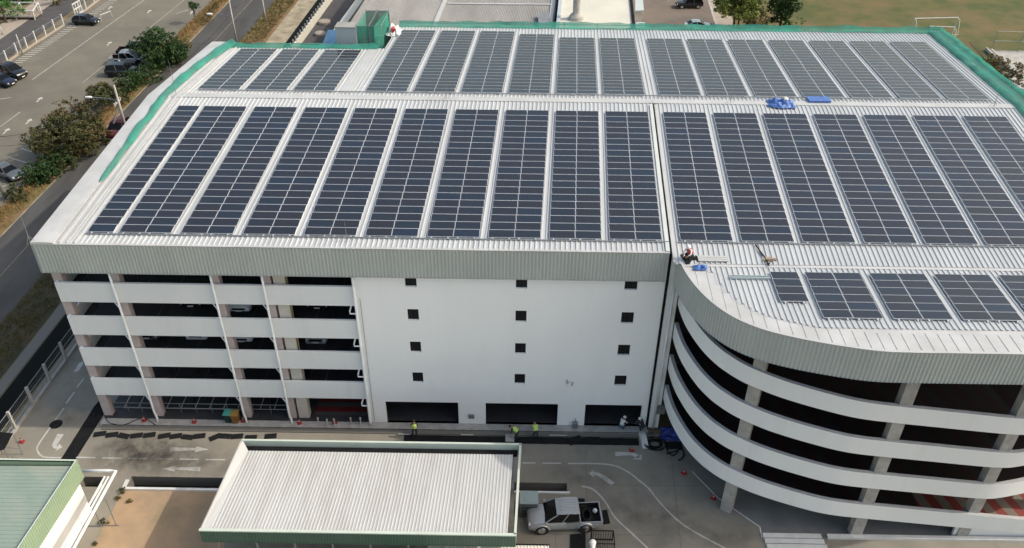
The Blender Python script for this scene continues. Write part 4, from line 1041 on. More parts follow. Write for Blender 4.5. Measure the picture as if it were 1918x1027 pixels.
# ================================================================ fences, goals, poles
lf=thing('lot_fence','white-posted fence with low wall between car park and side street','fence',(gp(52,92.7,-.15).x,gp(52,92.7,-.15).y,0))
pp=[(14.6,118),(33.6,103.6),(52,92.7),(68.6,81),(87,70),(103.6,59),(119.7,48.6)];pp=[(-26,150),(-5,134)]+pp
p2=[(153,25),(162,19),(177,7),(193,-4),(210,-16),(228,-28),(248,-42)]
for lst in (pp,p2):
    for u,v in lst:
        p=gp(u,v,-.15);MB().box(p.x-.09,p.x+.09,p.y-.09,p.y+.09,-.15,1.75).build('post',X['white'],lf)
    m=MB()
    for i in range(len(lst)-1):
        a=gp(*lst[i],-.15);b=gp(*lst[i+1],-.15);m.beam((a.x,a.y,1.6),(b.x,b.y,1.6),.05,.05)
        for k in range(10):
            c=a.lerp(b,k/10);m.tube([(c.x,c.y,.1),(c.x,c.y,1.6)],.012,4)
    m.build('rail',X['steel'],lf)
    m=MB()
    for i in range(len(lst)-1):
        a=gp(*lst[i],-.15);b=gp(*lst[i+1],-.15);m.beam((a.x,a.y,-.02),(b.x,b.y,-.02),.2,.3)
    m.build('base_wall',X['path'],lf)
gt=thing('lattice_gate','white lattice gate panel standing in the car park fence','gate',(gp(146,30,-.15).x,gp(146,30,-.15).y,0))
a=gp(142,33,-.15);b=gp(155,25,-.15);m=MB()
for k in range(4): c=a.lerp(b,k/3);m.beam((c.x,c.y,-.1),(c.x,c.y,2.1),.14,.14)
for z in (.15,1.1,2.0): m.beam((a.x,a.y,z),(b.x,b.y,z),.12,.12)
m.build('lattice',X['white'],gt)
br_=thing('barrier_frame','low white barrier frame standing in the car park near the hatchback','barrier',(gp(200,35,-.15).x,gp(200,35,-.15).y,-.15))
m=MB();m.tube([(-.5,-1,0),(-.5,-.9,.9),(.5,.9,.95),(.5,1,0)],.05,6);m.build('frame',X['white'],br_,local=True)
# timber-white stall frames top left
sf=thing('stall_frame','white painted stall frames under the tree in the top left corner','stall frame',(gp(38,32,-.15).x,gp(38,32,-.15).y,-.15))
m=MB()
for x in (-3,0,3):
    for y in (-1.2,1.2): m.beam((x,y,0),(x,y,2.0 if y>0 else 1.4),.14,.14)
for y,z in ((-1.2,1.4),(1.2,2.0),(-1.2,.6)): m.beam((-3,y,z),(3,y,z),.14,.14)
for x in (-3,0,3): m.beam((x,-1.2,1.4),(x,1.2,2.0),.12,.12)
m.build('frame',X['white'],sf,local=True);MB().box(-3.2,3.2,-1.2,1.5,.3,.42).build('platform',X['wood'],sf,local=True)
def goal(label,u0,v0,u1,v1,vt,group,hh):
    a=gp(u0,v0,-.15);b=gp(u1,v1,-.15)
    t=thing('goal_frame',label,'goal',(a.x,a.y,-.15),0,group);d=b-a
    m=MB();m.tube([(0,0,0),(0,0,hh),(d.x,d.y,hh),(d.x,d.y,0)],.07,6);m.build('posts',X['white'],t,local=True)
    m=MB();k=1.3
    for q in (Vector((0,0,0)),d): m.tube([(q.x,q.y,hh),(q.x+.1,q.y-.5*k,hh*.9),(q.x+.15,q.y-k,0)],.045,5)
    m.tube([(.15,-k,0.02),(d.x+.15,d.y-k,0.02)],.045,5);m.build('rear_frame',X['white'],t,local=True)
goal('larger white football goal frame on the field behind the roof corner',1706,62,1786,60,32,'white football goals on the field',2.4)
goal('smaller white football goal in front of the larger one on the field',1735,72,1780,74,45,'white football goals on the field',2.0)
cf=thing('court_fence','thin wire fence with slim posts round the court at the right edge','fence',(gp(1860,96,-.15).x,gp(1860,96,-.15).y,0))
for u,v in ((1856,97),(1905,98),(1950,99),(1903,165)):
    p=gp(u,v,-.15);MB().tube([(p.x,p.y,-.15),(p.x,p.y,3.2)],.06,6).build('post',X['steel'],cf)
m=MB()
for z in (.1,1.6,3.1):
    a=gp(1856,97,-.15);b=gp(1950,99,-.15);m.tube([(a.x,a.y,z),(b.x,b.y,z)],.03,4)
m.build('rail',X['steel'],cf)
m=MB()
for (u0,v0,u1,v1) in ((1846,95,1890,135),(1855,97,1900,140)):
    a=gp(u0,v0,-.15);b=gp(u1,v1,-.15);m.beam((a.x,a.y,.15),(b.x,b.y,.15),.35,.4)
tag(m.build('concrete_bench',X['conc']),'two parallel low concrete rails beside the court at the right','concrete rails')
m=MB();a=gp(1818,80,-.15);b=gp(1860,125,-.15);m.strip([a,b],.5,-.1);S('drain_line',m,X['green_verge'])
# canal fence
cfn=thing('canal_fence','dark concrete-post fence along the canal beside the driveway','fence',(gp(62,757,-.12).x,gp(62,757,-.12).y,0))
pf=[(30,806),(62,757),(93,715),(124.5,675),(152,640)]
p0=gp(*pf[0]);p1=gp(*pf[3]);dv=(p1-p0)/3
rail=[]
for k in range(-3,14):
    p=p0+dv*k;MB().box(p.x-.1,p.x+.1,p.y-.1,p.y+.1,-.15,1.9).build('post',X['pole'],cfn);rail.append(p)
m=MB()
a,b=rail[0],rail[-1]
for z in (1.8,1.1,.5): m.tube([(a.x-.05,a.y,z),(b.x-.05,b.y,z)],.03,5)
n=260
for k in range(n):
    c=a.lerp(b,k/n);m.tube([(c.x-.05,c.y,.1),(c.x-.05,c.y,1.8)],.008,3,cap=False)
m.build('wire_panel',X['steel'],cfn)
m=MB();m.beam((a.x,a.y,0.0),(b.x,b.y,0.0),.22,.2);m.build('base_kerb',X['conc'],cfn)
# far canal fence with spikes
ff=thing('spiked_wall','cream wall with close upright posts along the canal behind the garage','wall',(sk(-37.6,80),80,0))
m=MB();m.beam((*P(-37.9,55),.5),(*P(-36.2,260),.5),.25,1.3);m.build('panel',X['creamroof'],ff)
for k in range(60):
    y=58+k*1.35;x=-37.9+1.7*(y-55)/205;m=MB();m.box(*[P(x,y)[0]-.09,P(x,y)[0]+.09],y-.09,y+.09,-.1,1.85);m.build('post',X['pole'],ff)
ph=thing('pump_house','round white concrete tank covers beside the canal behind the rear eave','tank',(gp(612,40,-.15).x,gp(612,40,-.15).y,0))
for u,v,r in ((608,44,1.0),(600,66,.9)):
    p=gp(u,v,-.15);MB().lathe((p.x,p.y,-.15),[(r,0),(r,.35),(r*.92,.45),(r*.6,.5)],18).build('tank',X['path'],ph)
# utility poles
def upole(label,u,v,top_uv,lean=0,cross=None,lamp=None,strut=None,group='concrete utility poles along the road',hh=None,r=.16):
    b=gp(u,v,-.14);hz=hh or vert_z(b.x,b.y,*top_uv)
    t=thing('utility_pole',label,'utility pole',(b.x,b.y,-.14),0,group)
    MB().tube([(0,0,0),(0,0,hz)],[r,r*.6],8).build('pole',X['pole'],t,local=True,smooth=True)
    if cross:
        for z in cross:
            c=MB().beam((-.15,-1.0,hz-z),(-.15,1.0,hz-z),.14,.16).build('crossarm',X['pole'],t,local=True)
            m=MB()
            for y in (-.9,-.45,.45,.9): m.lathe((-.15,y,hz-z+.08),[(.05,0),(.07,.08),(.05,.12),(.07,.18),(.03,.24)],8)
            m.build('insulator',X['white'],c,local=True)
    if lamp:
        z,L_,dirx=lamp
        a=MB().tube([(0,0,z),(dirx*L_*.5,0,z+.35),(dirx*L_,0,z+.4)],.05,6).build('lamp_arm',X['steel'],t,local=True)
        m=MB();m.lathe((dirx*(L_+.35),0,z+.42),[(.02,-.45),(.14,-.35),(.17,.1),(.12,.38),(.03,.45)],10,ax='x');m.build('lamp_head',X['lampglass'],t,local=True)
    if strut: MB().tube([(strut[0],strut[1],0),(0,0,strut[2])],[.13,.10],8).build('strut',X['pole'],t,local=True)
    return t,Vector((b.x,b.y,hz-.14))
poleA,TA=upole('utility pole with crossarm, strut and lamp arm beside the dark red pickup',239,252,(211,158),cross=[2.3],lamp=(4.6,3.2,-1),strut=(-2.0,-.6,4.2),r=.2)
poleB,TB=upole('tall pole with lamp arm rising beside the rear left roof corner',444,82,(428,-4),lamp=(4.2,3.0,-1))
poleC,TC=upole('slender pole on the canal bank at the top edge of the picture',498,40,(490,-8))
poleD,TD=upole('white utility pole with crossarms at the left edge beside the dark sedan',9,372,(-4,318),cross=[.3,1.2],r=.18,hh=8.5)
poleE,TE=upole('white lamp post standing in the car park fence line',42.5,102,(29,63),group='concrete utility poles along the road',r=.14)
poleF,TF=upole('white pole on the side verge at the top left',72,26,(60,-10))
poleG,TG=upole('short white post at the far left edge beneath the corner tree',5,65,(0,48),r=.12)
def wire(a,b,label,sag=1.0):
    n=14;pts=[a.lerp(b,i/n)-Vector((0,0,sag*4*(i/n)*(1-i/n))) for i in range(n+1)]
    return tag(MB().tube(pts,.02,4).build('power_line',X['tyre']),label,'power line','overhead wires beside the road')
d=(TB-TA)
for k,(off,z,lab) in enumerate(((-.9,-2.2,'left overhead wire above the roadside bushes'),(.9,-2.2,'right overhead wire above the roadside bushes'),(.3,-4.4,'lower overhead wire on the roadside poles'))):
    a=TD+Vector((off*.7,0,z*.45));b=TA+Vector((-.1,off,z));wire(a,b,lab+' before the crossarm pole');wire(b,TB+Vector((0,off*.4,z)),lab+' beyond the crossarm pole',1.4)
for a,b in ((TB,TB+d*1.0),): wire(a+Vector((0,0,-1.5)),b+Vector((0,0,-1.5)),'overhead wire leaving the tall lamp pole at the top',1.2)
# ================================================================ vehicles
PAINT={}
def paint(name,c,metal=.3,rough=.32):
    if name not in PAINT: PAINT[name]=mat('car_paint_'+name,c,rough=rough,metal=metal,spec=.5,coat=.5)
    return PAINT[name]
def loft(m,secs,mi=0):
    """secs: list of closed rings with the same number of points"""
    b=len(m.v);n=len(secs[0])
    for r in secs: m.v+=[tuple(p) for p in r]
    for i in range(len(secs)-1):
        for k in range(n):
            m.f.append((b+i*n+k,b+i*n+(k+1)%n,b+(i+1)*n+(k+1)%n,b+(i+1)*n+k));m.m.append(mi)
    m.f.append(tuple(b+k for k in reversed(range(n))));m.m.append(mi);e=b+(len(secs)-1)*n;m.f.append(tuple(e+k for k in range(n)));m.m.append(mi)
def make_vehicle(name,label,cat,kind,pm_,loc,heading,group=None,detail=True):
    """front along local +x, wheels on z=0"""
    t=thing(name,label,cat,loc,heading,group)
    D=dict(
     pickup=dict(L=5.25,W=.93,st=[(-2.62,.62,1.0),(-2.5,.45,1.1),(-1.0,.40,1.19),(0.0,.36,1.19),(1.0,.36,1.19),(1.38,.38,1.21),(1.85,.40,1.19),(2.3,.42,1.11),(2.53,.42,.98),(2.64,.5,.82)],wb=(-1.42,1.68),wr=.43,gh=[(-1.02,-.92),(1.5,.55)],roof=1.90),
     sedan=dict(L=4.5,W=.87,st=[(-2.22,.45,.72),(-2.1,.35,.94),(-1.5,.3,1.0),(-.5,.26,.98),(.6,.26,.97),(1.0,.26,.96),(1.8,.28,.86),(2.1,.3,.72),(2.22,.38,.6)],wb=(-1.32,1.33),wr=.31,gh=[(-1.75,-1.0),(1.05,.25)],roof=1.44),
     hatch=dict(L=4.1,W=.86,st=[(-2.02,.45,.85),(-1.95,.35,1.0),(-1.2,.3,1.03),(-.3,.27,1.01),(.6,.27,1.0),(.95,.27,.98),(1.65,.28,.88),(1.95,.32,.74),(2.04,.4,.6)],wb=(-1.22,1.28),wr=.31,gh=[(-1.93,-1.45),(1.0,.2)],roof=1.52),
     suv=dict(L=4.6,W=.92,st=[(-2.3,.5,.95),(-2.22,.42,1.1),(-1.4,.38,1.12),(-.3,.36,1.1),(.7,.36,1.09),(1.05,.36,1.08),(1.9,.38,.98),(2.2,.42,.82),(2.32,.5,.66)],wb=(-1.4,1.42),wr=.37,gh=[(-2.2,-1.85),(1.1,.35)],roof=1.78))[kind]
    W=D['W'];m=MB();secs=[]
    for i,(x,z0,z1) in enumerate(D['st']):
        e=min(i,len(D['st'])-1-i);w_=W*(.86 if e==0 else .95 if e==1 else 1.0)
        h=z1-z0
        ring=[(x,-w_*.9,z0),(x,-w_*.98,z0+.12*h),(x,-w_,z0+.5*h),(x,-w_*.97,z0+.8*h),(x,-w_*.90,z1-.03),(x,-w_*.78,z1),(x,0,z1+.025),(x,w_*.78,z1),(x,w_*.90,z1-.03),(x,w_*.97,z0+.8*h),(x,w_,z0+.5*h),(x,w_*.98,z0+.12*h),(x,w_*.9,z0)]
        secs.append(ring)
    if kind=='pickup':
        loft(m,secs[3:]);
        xb0,xb1=-2.62,-.98;wi=W-.1
        m.box(xb0,xb1,-W*.96,-wi,.45,1.08);m.box(xb0,xb1,wi,W*.96,.45,1.08);m.box(xb0,xb0+.09,-wi,wi,.5,1.06);m.box(xb0+.05,xb1+.1,-wi,wi,.45,.62,1);m.box(xb0+.09,xb1,-wi,-wi+.02,.6,1.04,1);m.box(xb0+.09,xb1,wi-.02,wi,.6,1.04,1);m.box(-1.05,0.05,-W*.96,W*.96,.42,1.05)
        for s in (-1,1): m.box(-2.05,-1.15,s*W*.93-.035,s*W*.93+.06*s+.02,.62,.86)
    else: loft(m,secs)
    body=m.build('body',[pm_,X['black']],t,local=True,smooth=True);body.data.set_sharp_from_angle(angle=rad(38))
    (xa,xc),(xf,xd)=D['gh'];zb=D['st'][4][2]-.01;zr=D['roof']
    def ring(x,w_,z): return [(x,-w_,z),(x,w_,z)]
    m=MB();wb_,wt=(W*.95,W*.80) if kind=='pickup' else (W*.93,W*.72)
    v=[(xa,-wb_,zb),(xf,-wb_,zb),(xf,wb_,zb),(xa,wb_,zb),(xc,-wt,zr-.05),(xd,-wt,zr-.05),(xd,wt,zr-.05),(xc,wt,zr-.05)]
    m.add(v,[(0,1,5,4),(1,2,6,5),(2,3,7,6),(3,0,4,7),(4,5,6,7)]);m.build('window',X['glass'],t,local=True)
    m=MB()
    rr=[]
    for x,ww,z in ((xc-.06,wt*.9,zr-.06),(xc+.05,wt,zr-.02),(xc+.4,wt*1.01,zr+.03),((xc+xd)/2,wt*1.01,zr+.045),(xd-.3,wt*1.0,zr+.02),(xd+.02,wt*.97,zr-.03),(xd+.1,wt*.92,zr-.07)):
        rr.append([(x,-ww,z-.06),(x,-ww*.96,z),(x,0,z+.02),(x,ww*.96,z),(x,ww,z-.06)])
    loft(m,rr);
    if kind=='pickup':
        for k in range(5): m.box(xc+.15,xd-.15,-.48+k*.22,-.44+k*.22,zr+.03,zr+.075)
    ro=m.build('roof',pm_,t,local=True,smooth=True);ro.data.set_sharp_from_angle(angle=rad(40))
    for s in (-1,1):
        for (x0,w0,z0,x1,w1,z1) in ((xa,wb_,zb,xc,wt,zr-.04),(xf,wb_,zb,xd,wt,zr-.04),((xa+xf)/2+.02,wb_+.005,zb,(xc+xd)/2,wt+.005,zr-.04)):
            MB().beam((x0,s*w0,z0),(x1,s*w1,z1),.06,.05).build('pillar',pm_,t,local=True)
    for x in D['wb']:
        for s in (-1,1):
            r=D['wr'];yo=s*(W-.075)
            w_=MB();w_.lathe((x,yo,r),[(r*.7,-.10),(r*.95,-.115),(r,-.07),(r,.07),(r*.95,.115),(r*.7,.10)],20,ax='y');wo=w_.build('wheel',X['tyre'],t,local=True,smooth=False)
            if kind=='pickup':
                fl=MB();n_=12;rr_=[]
                for kk in range(n_+1):
                    an=PI*(.04+.92*kk/n_);cx2,cz2=math.cos(an),math.sin(an)
                    rr_.append([(x+cx2*r*1.13,s*(W-.06),r+cz2*r*1.13),(x+cx2*r*1.15,s*(W+.045),r+cz2*r*1.15),(x+cx2*r*1.30,s*(W+.035),r+cz2*r*1.30),(x+cx2*r*1.40,s*(W-.04),r+cz2*r*1.38)])
                loft(fl,rr_);fl.build('fender',pm_,t,local=True)
            q=MB();q.lathe((x,yo+s*.10,r),[(r*.66,-.012),(r*.62,.012),(r*.3,.004),(r*.16,.02)],14,ax='y');q.build('rim',X['chrome'],wo,local=True)
            a=MB();a.lathe((x,s*W,r+.03),[(r*1.17,-.10),(r*1.17,.012)],22,ax='y');a.build('wheel_arch',X['black'],t,local=True)
    xe=D['st'][-1][0];zl=D['st'][-2][2]
    for s in (-1,1):
        q=MB();q.obox((xe-.16,s*W*.70),(1,-s*.45),.12,.34,zl-.12,zl+.02);q.build('headlight',X['lampglass'],t,local=True)
        x0=D['st'][0][0];z0=D['st'][1][2]
        q=MB();q.box(x0-.01,x0+.12,s*W*.80-.09,s*W*.80+.09,z0-.28,z0-.08);q.build('taillight',X['tail'],t,local=True)
        q=MB();q.box(xf-.22,xf-.08,s*(W+.02)-.0,s*(W+.02)+s*.16,zb+.02,zb+.16);q.build('mirror',pm_,t,local=True)
        q=MB()
        for x in ((xa+xf)/2-.1,xf-.95): q.box(x-.1,x+.06,s*W*.975-.02,s*W*.975+.02,zb-.22,zb-.18)
        q.build('door_handle',X['chrome'],t,local=True)
    q=MB();q.box(xe-.03,xe+.02,-.22,.22,.45,.57);q.build('number_plate',X['plate'],t,local=True)
    q=MB();q.box(xe-.08,xe+.012,-.5,.5,.60,.74) if kind!='pickup' else q.box(xe-.1,xe+.012,-.55,.55,.6,.82);q.build('grille',X['black'],t,local=True)
    return t
silver=paint('silver',(.37,.39,.41),.35,.36);blackp=paint('black',(.012,.013,.016),.2,.22);navy=paint('navy',(.015,.02,.04),.3,.25);redp=paint('maroon',(.10,.018,.018),.3,.3);whitep=paint('white',(.68,.70,.71),.0,.3);greyp=paint('grey',(.13,.14,.15),.4,.3);mint=paint('mint',(.55,.66,.62),.1,.3)
fw_=gp(1018,999);rw_=gp(1101,995)
cx_,cy_=(fw_.x+rw_.x)/2-.1,(fw_.y+rw_.y)/2+.80
pk=make_vehicle('pickup_truck','silver double-cab pickup truck parked beside the ribbed roof shed','pickup truck','pickup',silver,(cx_,cy_,GZ),PI+math.atan2(rw_.y-fw_.y,rw_.x-fw_.x))
# load in its bed
for k,(dx,dy,r,lab) in enumerate(((1.6,.15,.5,'black hose coil lying in the silver pickup bed'),)):
    m=MB()
    for j in range(4):
        pts=[(cx_+1.55+.42*math.cos(a*2*PI/20)*(1-.1*j),cy_-.1+.5*math.sin(a*2*PI/20),.62+.12*j) for a in range(21)];m.tube(pts,.075,6,0)
    tag(m.build('hose_coil',[X['black'],X['steel']]),'black and white hose coils lying in the silver pickup bed','hose coil')
m=MB();m.lathe((cx_+2.2,cy_+.45,.62),[(.05,0),(.17,.02),(.19,.12),(.12,.24),(.05,.28)],10);tag(m.build('sack',X['white']),'white sack at the far side of the silver pickup bed','sack')
m=MB();m.lathe((cx_+2.25,cy_-.62,.62),[(.05,0),(.11,.02),(.12,.08),(.06,.14)],10);tag(m.build('sack',X['white']),'small white bag at the near tail corner of the pickup bed','sack')
def car(kind,u,v,hd,pt,name,label,cat,group=None):
    p=gp(u,v,-.145);return make_vehicle(name,label,cat,kind,pt,(p.x,p.y,-.145),hd,group)
car('hatch',163,45,-.06,blackp,'hatchback','black hatchback parked alone near the lattice gate of the car park','car')
car('pickup',22,143,-.45,blackp,'pickup_truck','dark pickup at the left edge of the car park behind a black sedan','pickup truck')
car('sedan',4,158,-.35,navy,'sedan','black sedan at the left edge of the car park in front of a dark pickup','car')
car('pickup',256,104,.05,blackp,'pickup_truck','black pickup half under the dark green tree, farthest of the three','pickup truck')
car('pickup',243,119,0.05,silver,'pickup_truck','silver white pickup half under the dark green tree between two black vehicles','pickup truck')
car('suv',232,141,.05,blackp,'suv','black SUV parked at the foot of the dark green tree','car')
car('sedan',16,330,-.5,greyp,'sedan','dark grey sedan in the shade beside the white pole at the left edge','car')
car('pickup',228,250,-PI/2-.05+PI*0,redp,'pickup_truck','dark red pickup driving on the road behind the utility pole','pickup truck')
car('suv',1290,14,PI+.06,blackp,'suv','black SUV parked in the back yard beside the big bright tree','car')
car('sedan',1306,55,.1,mint,'sedan','pale green-white car parked behind the green net at the rear eave','car')
# cars on the garage decks
k_=0
for (x,y,lev,kind,pt,lab) in ((-20.6,4.0,3,'suv',whitep,'white SUV on the third deck left of the cream column'),(-21.0,4.1,2,'suv',whitep,'white SUV on the second deck under the first white one'),(-24.6,4.3,2,'sedan',whitep,'white sedan on the second deck of the middle long bay'),(-15.2,4.0,2,'sedan',silver,'silver sedan on the second deck beside the stair block'),
    (-14.8,4.4,3,'sedan',blackp,'black sedan on the third deck beside the stair block'),(-28.4,4.2,2,'sedan',greyp,'grey sedan on the second deck in the corner bay'),(-21.4,4.2,1,'hatch',navy,'navy hatchback on the first deck of the short bay'),(-24.4,4.4,3,'sedan',blackp,'black sedan on the third deck in the long bay')):
    z=FL[lev]+.005;make_vehicle('parked_car',lab,'car',kind,pt,(sk(x,y),y,z),-PI/2,'cars parked on the garage decks')
# motorbikes hinted on the lower decks
def motorbike(x,y,z,label,pt):
    t=thing('motorbike',label,'motorbike',(x,y,z),rnd.uniform(-2.0,-1.2),'motorbikes parked on the lower decks')
    for xx in (-.6,.6):
        q=MB();q.lathe((xx,0,.29),[(.2,-.04),(.29,-.03),(.29,.03),(.2,.04)],14,ax='y');q.build('wheel',X['tyre'],t,local=True)
    q=MB();loft(q,[[(x_,-w,z0),(x_,w,z0),(x_,w*.8,z1),(x_,-w*.8,z1)] for x_,w,z0,z1 in ((-.85,.06,.6,.72),(-.5,.14,.4,.76),(0,.13,.3,.55),(.3,.1,.4,.7),(.5,.09,.6,1.0),(.62,.05,.8,.98))]);q.build('body',pt,t,local=True)
    q=MB();loft(q,[[(x_,-w,.74),(x_,w,.74),(x_,w*.8,.83),(x_,-w*.8,.83)] for x_,w in ((-.75,.1),(-.4,.15),(.0,.09))]);q.build('saddle',X['black'],t,local=True)
    q=MB();q.tube([(.42,-.34,1.05),(.5,-.1,1.0),(.5,.1,1.0),(.42,.34,1.05)],.02,6);q.tube([(.6,0,.3),(.46,0,1.0)],.03,6);q.build('handlebar',X['steel'],t,local=True)
    MB().lathe((.6,0,.92),[(.03,-.04),(.08,0),(.07,.06)],10,ax='x').build('headlight',X['lampglass'],t,local=True)
i=0
for (x,lev,pt,lab) in ((-24.9,1,whitep,'white motorbike on the first deck near the middle of the long bay'),(-23.6,1,blackp,'black motorbike on the first deck right of the white one'),(-27.2,1,redp,'maroon motorbike on the first deck by the second column'),(-15.6,1,whitep,'white motorbike on the first deck beside the cream column'),(-13.9,1,silver,'silver motorbike on the first deck near the stair block'),(-25.9,0,whitep,'white motorbike on the ground floor bay markings'),(-22.6,0,silver,'silver motorbike on the ground floor near the bins'),(-19.6,0,blackp,'black motorbike on the ground floor of the short bay')):
    motorbike(sk(x,2.6),2.6,FL[lev]+.005,lab,pt)

# ================================================================ people
def person(label,loc,rz,pose,shirt,trousers,vest=None,helmet=None,group=None):
    """one continuous skinned body; pose 'stand','bend','crouch','kneel'"""
    t=thing('person',label,'person',loc,rz,group)
    if pose=='stand': J=dict(pel=(0,0,.95),ch=(0,.02,1.32),nk=(0,.02,1.50),hd=(0,.04,1.64),k=.5,kf=.04,sh=(.0,0),hand=(.30,.22,.98),elb=(.27,.04,1.18))
    elif pose=='bend': J=dict(pel=(0,-.12,.86),ch=(0,.22,1.10),nk=(0,.36,1.20),hd=(0,.46,1.24),k=.46,kf=.08,hand=(.16,.48,.62),elb=(.24,.34,.84))
    elif pose=='crouch': J=dict(pel=(0,-.12,.42),ch=(0,.10,.78),nk=(0,.18,.93),hd=(0,.24,1.05),k=.5,kf=.32,hand=(.14,.52,.50),elb=(.26,.30,.62))
    else: J=dict(pel=(0,-.10,.50),ch=(0,.12,.82),nk=(0,.22,.95),hd=(0,.32,1.03),k=.3,kf=.26,hand=(.14,.48,.42),elb=(.25,.28,.58))
    V=[];E=[];R=[]
    def add(p,r,par=None):
        V.append(p);R.append(r)
        if par is not None:E.append((par,len(V)-1))
        return len(V)-1
    pel=add(J['pel'],.15);mid=Vector(J['pel']).lerp(Vector(J['ch']),.5);w_=add(tuple(mid),.14,pel);ch=add(J['ch'],.165,w_);nk=add(J['nk'],.065,ch)
    hd=add(J['hd'],.095,nk);dh=(Vector(J['hd'])-Vector(J['nk'])).normalized();top=add(tuple(Vector(J['hd'])+dh*.09),.08,hd)
    reg={}
    for s in (-1,1):
        p=Vector(J['pel']);hip=add((s*.10,p.y,p.z-.06),.105,pel)
        foot=(s*.13,-.02 if pose!='kneel' else -.28,.07)
        knee=(s*.15,p.y+.04+J['kf'],max(J['k'],.14) if pose!='kneel' else .12 if s<0 else .46)
        if pose=='kneel' and s>0: foot=(.13,.14,.07)
        kn=add(knee,.075,hip);an=add(foot,.05,kn);add((foot[0]+s*.02,foot[1]+.17,.045),.042,an)
        c=Vector(J['ch']);n_=Vector(J['nk']);sp=c.lerp(n_,.62);sh=add((s*.19,sp.y,sp.z),.065,ch)
        e=J['elb'];h=J['hand'];el=add((s*e[0],e[1],e[2]),.047,sh);ha=add((s*h[0],h[1],h[2]),.033,el)
        d=(Vector((s*h[0],h[1],h[2]))-Vector((s*e[0],e[1],e[2]))).normalized();sd_=Vector((1,0,0))
        pm__=add(tuple(Vector((s*h[0],h[1],h[2]))+d*.07),.034,ha)
        for fi in range(4): 
            q=Vector((s*h[0],h[1],h[2]))+d*(.14+.012*(1.5-abs(fi-1.5)))+sd_*(.018*(fi-1.5));add(tuple(q),.009,pm__)
        add(tuple(Vector((s*h[0],h[1],h[2]))+d*.07-sd_*s*.05),.010,ha)
    me=bpy.data.meshes.new('body');me.from_pydata(V,E,[]);ob=bpy.data.objects.new('tmp',me);COL.objects.link(ob)
    md=ob.modifiers.new('s','SKIN');md.use_smooth_shade=True
    for i,sv in enumerate(me.skin_vertices[0].data): sv.radius=(R[i],R[i]);sv.use_root=(i==0)
    ob.modifiers.new('u','SUBSURF').levels=1
    dg=bpy.context.evaluated_depsgraph_get();me2=bpy.data.meshes.new_from_object(ob.evaluated_get(dg));bpy.data.objects.remove(ob)
    me2.materials.clear()
    for mm in (X['skin'],shirt,trousers,X['boot']): me2.materials.append(mm)
    pts=[Vector(p) for p in V]
    lab=[]
    for i in range(len(V)):
        lab.append(1)
    lab[pel]=2;lab[nk]=lab[hd]=lab[top]=0
    per=(len(V)-6)//2
    for q in range(2):
        b=6+q*per;lab[b]=2;lab[b+1]=2;lab[b+2]=2;lab[b+3]=3;lab[b+4]=1;lab[b+5]=1
        for k in range(b+6,b+per): lab[k]=0
    for f in me2.polygons:
        c=f.center;f.material_index=lab[min(range(len(V)),key=lambda i:(pts[i]-c).length-R[i]*.6)]
    bo=bpy.data.objects.new('body',me2);COL.objects.link(bo);bo.parent=t
    H=Vector(J['hd'])+dh*.05
    m=MB();rot=dh.to_track_quat('Z','Y').to_matrix()
    def dome(r0,z0,prof,mt,nm):
        q=MB();q.lathe((0,0,0),prof,14);q.v=[tuple(H+rot@Vector(p)) for p in q.v];q.build(nm,mt,t,smooth=True,local=True)
    if helmet: dome(0,0,[(.155,.0),(.16,.012),(.125,.02),(.12,.07),(.09,.12),(.03,.145)],helmet,'helmet')
    else: dome(0,0,[(.103,-.03),(.112,.02),(.10,.07),(.06,.10),(.02,.11)],X['hair'],'hair')
    # face: nose and eyes
    m=MB();fwd=(rot@Vector((0,1,0)));fwd=Vector((0,1,0))-dh*dh.y;fwd.normalize();sdv=dh.cross(fwd)
    hc=Vector(J['hd']);m.lathe(tuple(hc+fwd*.095),[(.002,-.02),(.014,0),(.004,.03)],6);
    for s in (-1,1): m.lathe(tuple(hc+fwd*.085+sdv*s*.035+dh*.02),[(.004,-.008),(.012,0),(.004,.008)],6,1);m.lathe(tuple(hc+sdv*s*.098),[(.008,-.03),(.016,0),(.008,.03)],6)
    m.lathe(tuple(hc+fwd*.088-dh*.05),[(.012,-.004),(.022,0),(.012,.004)],6,2);m.build('face',[X['skin'],X['hair'],X['cloth_r']],t,local=True)
    if vest:
        a=Vector(J['pel']).lerp(Vector(J['ch']),.15);b=Vector(J['ch']).lerp(Vector(J['nk']),.7);ax=(b-a).normalized();rot2=ax.to_track_quat('Z','Y').to_matrix();L_=(b-a).length
        q=MB();n=16;rows=[]
        for zz,rx,ry in ((0,.20,.175),(L_*.4,.205,.18),(L_*.75,.225,.185),(L_,.14,.11)):
            rows.append([tuple(a+rot2@Vector((rx*math.cos(2*PI*k/n),ry*math.sin(2*PI*k/n),zz))) for k in range(n)])
        bb=len(q.v)
        for r in rows:q.v+=r
        for i in range(3):
            for k in range(n): q.f.append((bb+i*n+k,bb+i*n+(k+1)%n,bb+(i+1)*n+(k+1)%n,bb+(i+1)*n+k));q.m.append(0)
        q.build('vest',vest,t,local=True,smooth=True)
    return t
def at(u,v,z=0.): p=gp(u,v,z);return (p.x,p.y,z)
person('worker in hi-vis vest with back turned, in front of the left garage doorway',at(777,818,-.1),0.1,'stand',X['cloth_d'],X['cloth_d'],X['hivis'])
person('bending worker in dark clothes with hi-vis stripe near the middle doorway',at(967,822,-.1),1.3,'bend',X['cloth_d'],X['cloth_d'],X['hivis'],None)
person('worker in hi-vis vest bending over between the middle and right doorways',at(1003,821,-.1),.2,'bend',X['hivis'],X['cloth_d'],X['hivis'])
person('crouching worker with white helmet and pale shirt at the right doorway',at(1164,803,0),-.8,'crouch',X['cloth_w'],X['cloth_b'],None,X['helmet'])
